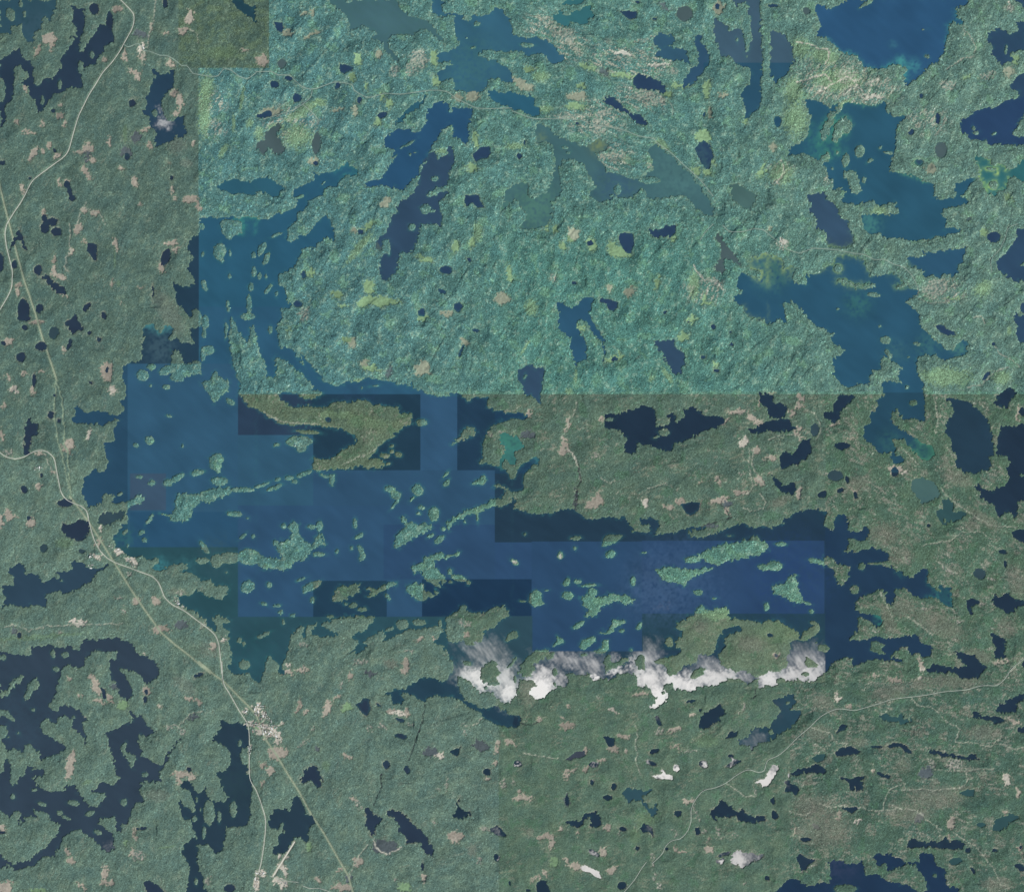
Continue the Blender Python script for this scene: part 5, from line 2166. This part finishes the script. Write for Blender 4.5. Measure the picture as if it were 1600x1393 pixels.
# ground far beyond, lake beds
me = bpy.data.meshes.new('ground')
R = 300000.0
bx0, bx1 = GX[0, 0] + 20, GX[0, -1] - 20
by0, by1 = GY[-1, 0] + 20, GY[0, 0] - 20
vs = [(-R, -R, 4), (R, -R, 4), (R, R, 4), (-R, R, 4), (bx0, by0, 4), (bx1, by0, 4), (bx1, by1, 4), (bx0, by1, 4),
      (bx0, by0, -30), (bx1, by0, -30), (bx1, by1, -30), (bx0, by1, -30)]
me.from_pydata(vs, [], [(0, 1, 5, 4), (1, 2, 6, 5), (2, 3, 7, 6), (3, 0, 4, 7), (8, 9, 10, 11), (4, 5, 9, 8), (5, 6, 10, 9), (6, 7, 11, 10), (7, 4, 8, 11)])
me.materials.append(simple_mat('far_woods', (82, 108, 92), .9, .004, .3))
g = bpy.data.objects.new('ground', me); COL.objects.link(g); g['kind'] = 'structure'

# ------------------------------------------------------------------ roads
def chaikin(P, n=2):
    for _ in range(n):
        Q = [P[0]]
        for a, b in zip(P[:-1], P[1:]):
            Q += [a * .75 + b * .25, a * .25 + b * .75]
        Q.append(P[-1]); P = np.array(Q)
    return P
def ribbon(name, P, wd, mat, lift):
    P = chaikin(P, 2)
    seg = np.hypot(*np.diff(P, axis=0).T); s = np.concatenate(([0], np.cumsum(seg)))
    n = max(int(s[-1] / 1.6), 2); t = np.linspace(0, s[-1], n)
    Q = np.stack([np.interp(t, s, P[:, 0]), np.interp(t, s, P[:, 1])], 1)
    T = np.gradient(Q, axis=0); T /= np.linalg.norm(T, axis=1)[:, None] + 1e-9
    N = np.stack([-T[:, 1], T[:, 0]], 1)
    z = np.array([height_at(*q) * U for q in Q])
    z = np.maximum(z, .8)
    z = np.convolve(np.pad(z, 2, mode='edge'), np.ones(5) / 5, 'valid') + lift
    vs, fs = [], []
    for k in range(n):
        for sgn in (-1, 1):
            q = Q[k] + N[k] * sgn * wd / 2
            vs.append(world(q[0], q[1], z[k]))
        for sgn in (-1, 1):
            q = Q[k] + N[k] * sgn * (wd / 2 + .12)
            vs.append(world(q[0], q[1], z[k] - 9))
        if k:
            a, b = 4 * (k - 1), 4 * k
            fs += [(a, b, b + 1, a + 1), (a + 2, b + 2, b, a), (a + 1, b + 1, b + 3, a + 3)]
    me = bpy.data.meshes.new(name); me.from_pydata(vs, [], fs); me.materials.append(mat); me.update()
    o = bpy.data.objects.new(name, me); COL.objects.link(o); o['kind'] = 'structure'
    return o
M_road = simple_mat('pale_asphalt', (196, 200, 190), .9, .05, .08)
M_track = simple_mat('gravel', (160, 182, 172), .9, .05, .2)
M_track2 = simple_mat('pale_gravel', (196, 202, 190), .9, .05, .15)
M_run = simple_mat('runway_gravel', (214, 212, 198), .9, .02, .1)
for k, P in LIN:
    P = P[(P[:, 0] > -18) & (P[:, 0] < W0 + 18) & (P[:, 1] > -18) & (P[:, 1] < H0 + 18)]
    if len(P) < 2: continue
    if k == 'r' and P[:, 1].mean() > 1000: ribbon('gravel_road', P, .52, M_track2, 2.5)
    elif k == 'R': ribbon('highway', P, .85, M_road, 3.5)
    elif k == 'r': ribbon('gravel_road', P, .46, M_track, 2.5)
    elif k == 'A': ribbon('runway', P, 2.0, M_run, 3)

# ------------------------------------------------------------------ buildings of the town and the lodges
random.seed(5)
def house_mesh(name, lx, ly, h, roof_h, wall_m, roof_m, hip=False):
    x, y = lx / 2, ly / 2; e = .5
    vs = [(-x, -y, -6), (x, -y, -6), (x, y, -6), (-x, y, -6), (-x, -y, h), (x, -y, h), (x, y, h), (-x, y, h), (-x, 0, h + roof_h), (x, 0, h + roof_h)]
    fs = [(0, 1, 5, 4), (1, 2, 6, 5), (2, 3, 7, 6), (3, 0, 4, 7), (4, 7, 8), (5, 9, 6)]
    w_ = bpy.data.meshes.new(name + '_wall'); w_.from_pydata(vs, [], fs); w_.materials.append(wall_m)
    hx = x * .55 if hip else x + e
    ez = h - roof_h * e / y
    rv = []
    for dz in (.02, .45):
        rv += [(-x - e, -y - e, ez + dz), (x + e, -y - e, ez + dz), (x + e, y + e, ez + dz), (-x - e, y + e, ez + dz), (-hx, 0, h + roof_h + dz), (hx, 0, h + roof_h + dz)]
    rf = [(6, 7, 11, 10), (8, 9, 10, 11), (0, 4, 5, 1), (2, 5, 4, 3), (0, 1, 7, 6), (2, 3, 9, 8), (1, 5, 11, 7), (5, 2, 8, 11), (3, 4, 10, 9), (4, 0, 6, 10)]
    r_ = bpy.data.meshes.new(name + '_roof'); r_.from_pydata(rv, [], rf); r_.materials.append(roof_m)
    return w_, r_
M_wall = simple_mat('painted_siding', (205, 202, 192), .7, .5, .05)
ROOFS = [('pale', simple_mat('pale_metal_roof', (226, 228, 224), .45, .3, .05)), ('grey', simple_mat('grey_shingle_roof', (150, 152, 150), .85, .4, .1)),
         ('brown', simple_mat('brown_shingle_roof', (158, 148, 138), .85, .4, .1)), ('green', simple_mat('green_metal_roof', (120, 160, 140), .6, .4, .08))]
KINDS = []
for rn, rm in ROOFS:
    KINDS.append((rn, 'house', house_mesh('house_' + rn, 12, 9, 5, 3, M_wall, rm)))
    KINDS.append((rn, 'long_house', house_mesh('long_house_' + rn, 19, 10, 5, 3, M_wall, rm, True)))
    KINDS.append((rn, 'warehouse', house_mesh('warehouse_' + rn, 34, 18, 8, 2.5, M_wall, rm)))
def place(x, y, ang, big, where, group):
    r = random.random()
    kk = 2 if big else (1 if r < .3 else 0)
    rn, kind, (wm, rm) = KINDS[3 * random.choices([0, 1, 2, 3], [6, 3, 2, 1])[0] + kk]
    e = bpy.data.objects.new(kind, None); COL.objects.link(e)
    e.empty_display_size = 5
    e.location = world(x, y, height_at(x, y) * U + 1.0); e.rotation_euler = (0, 0, ang)
    size = {'house': 'small %s-roofed house', 'long_house': 'long %s-roofed house', 'warehouse': 'large %s-roofed warehouse'}[kind] % rn
    e['label'] = size + ', ' + where
    e['category'] = 'house' if kind != 'warehouse' else 'warehouse'
    e['group'] = group
    for nm, m in (('wall', wm), ('roof', rm)):
        o = bpy.data.objects.new(nm, m); COL.objects.link(o); o.parent = e
CL = [  # polyline of a street, spacing, text, group; positions in map units
 ([(386, 1127), (396, 1131), (408, 1133), (424, 1134), (434, 1134)], 2.0, 'main street of the town', 'buildings of the town'),
 ([(409, 1132), (412, 1140), (415, 1148)], 2.0, 'street south of the centre', 'buildings of the town'),
 ([(413, 1135), (419, 1141), (427, 1148)], 2.1, 'diagonal street of the town', 'buildings of the town'),
 ([(427, 1134), (429, 1142), (434, 1148), (438, 1156)], 2.6, 'gravel yard east of town', 'buildings of the town'),
 ([(401, 1100), (401, 1111), (402, 1117)], 2.4, 'north street of the town', 'buildings of the town'),
 ([(403, 1103), (410, 1104), (414, 1104)], 2.2, 'crescent north of town', 'buildings of the town'),
 ([(404, 1120), (413, 1120), (415, 1112)], 2.4, 'loop above the town centre', 'buildings of the town'),
 ([(415, 1117), (421, 1123), (424, 1129)], 2.4, 'lane to the gravel pit', 'buildings of the town'),
 ([(382, 1110), (385, 1114)], 2.4, 'power line west of town', 'buildings of the town'),
 ([(397, 1139), (399, 1145)], 2.6, 'bay west of the centre', 'buildings of the town'),
 ([(389, 1165), (391, 1172), (389, 1178)], 2.6, 'shore of the dark lake', 'lakeside houses south of the town'),
 ([(400, 1360), (408, 1362), (412, 1366)], 2.4, 'yard west of the runway', 'buildings by the airstrip'),
 ([(401, 1369), (401, 1380), (397, 1391)], 2.4, 'bottom road west of runway', 'buildings by the airstrip'),
 ([(437, 1374), (444, 1380), (450, 1383)], 2.8, 'apron south of the runway', 'buildings by the airstrip'),
 ([(172, 851), (178, 855)], 2.6, 'resort by the bay', 'lodges by the highway'),
 ([(200, 873), (206, 878), (209, 884)], 1.8, 'marina beside the highway', 'lodges by the highway'),
 ([(142, 867), (152, 871)], 2.8, 'knoll west of the highway', 'lodges by the highway'),
 ([(139, 885), (147, 884)], 3.0, 'point in the western lake', 'lodges by the highway'),
 ([(182, 861), (189, 858)], 2.2, 'small point by the highway', 'lodges by the highway'),
 ([(276, 938), (278, 948)], 2.6, 'landing by the bay', 'lodges by the highway'),
 ([(348, 998), (358, 1000)], 2.4, 'southern bend of the highway', 'lodges by the highway'),
 ([(55, 732), (66, 732)], 3.5, 'highway curve at left', 'cabins in the west'),
 ([(221, 72), (223, 80)], 2.4, 'yard by the top-left junction', 'cabins in the west'),
 ([(1220, 372), (1222, 383), (1219, 388)], 2.6, 'clearing above north-eastern lake', 'cabins in the north-east'),
]
ORD = ['first', 'second', 'third', 'fourth', 'fifth', 'sixth', 'seventh', 'eighth', 'ninth', 'tenth', 'eleventh', 'twelfth', 'thirteenth', 'fourteenth',
       'fifteenth', 'sixteenth', 'seventeenth', 'eighteenth', 'nineteenth', 'twentieth', 'twenty-first', 'twenty-second', 'twenty-third', 'twenty-fourth', 'twenty-fifth', 'twenty-sixth', 'twenty-seventh']
def compass(dx, dy):
    return ('east' if dx > 0 else 'west') if abs(dx) > abs(dy) else ('south' if dy > 0 else 'north')
for P, sp, where, grp in CL:
    P = np.array(P, float)
    seg = np.hypot(*np.diff(P, axis=0).T); s = np.concatenate(([0], np.cumsum(seg)))
    D = P[-1] - P[0]; end = compass(-D[0], -D[1])
    for side in (-1, 1):
        sd = compass(-D[1] * side, D[0] * side); no = 0
        for t in np.arange(0, s[-1] + .1, sp):
            if random.random() < .18: continue
            x = np.interp(t, s, P[:, 0]); y = np.interp(t, s, P[:, 1])
            q = max(min(int(np.searchsorted(s, t + .01)), len(s) - 1), 1)
            dx, dy = (P[q] - P[q - 1]) / (seg[q - 1] + 1e-6)
            off = side * (1.5 + random.uniform(-.2, .4))
            big = random.random() < .12
            if big: off *= 1.5
            place(x - dy * off, y + dx * off, math.atan2(-dy, dx) + random.choice([0, math.pi / 2, random.uniform(-.2, .2)]), big,
                  '%s from the %s end, %s side of %s' % (ORD[no], end, sd, where), grp)
            no += 1
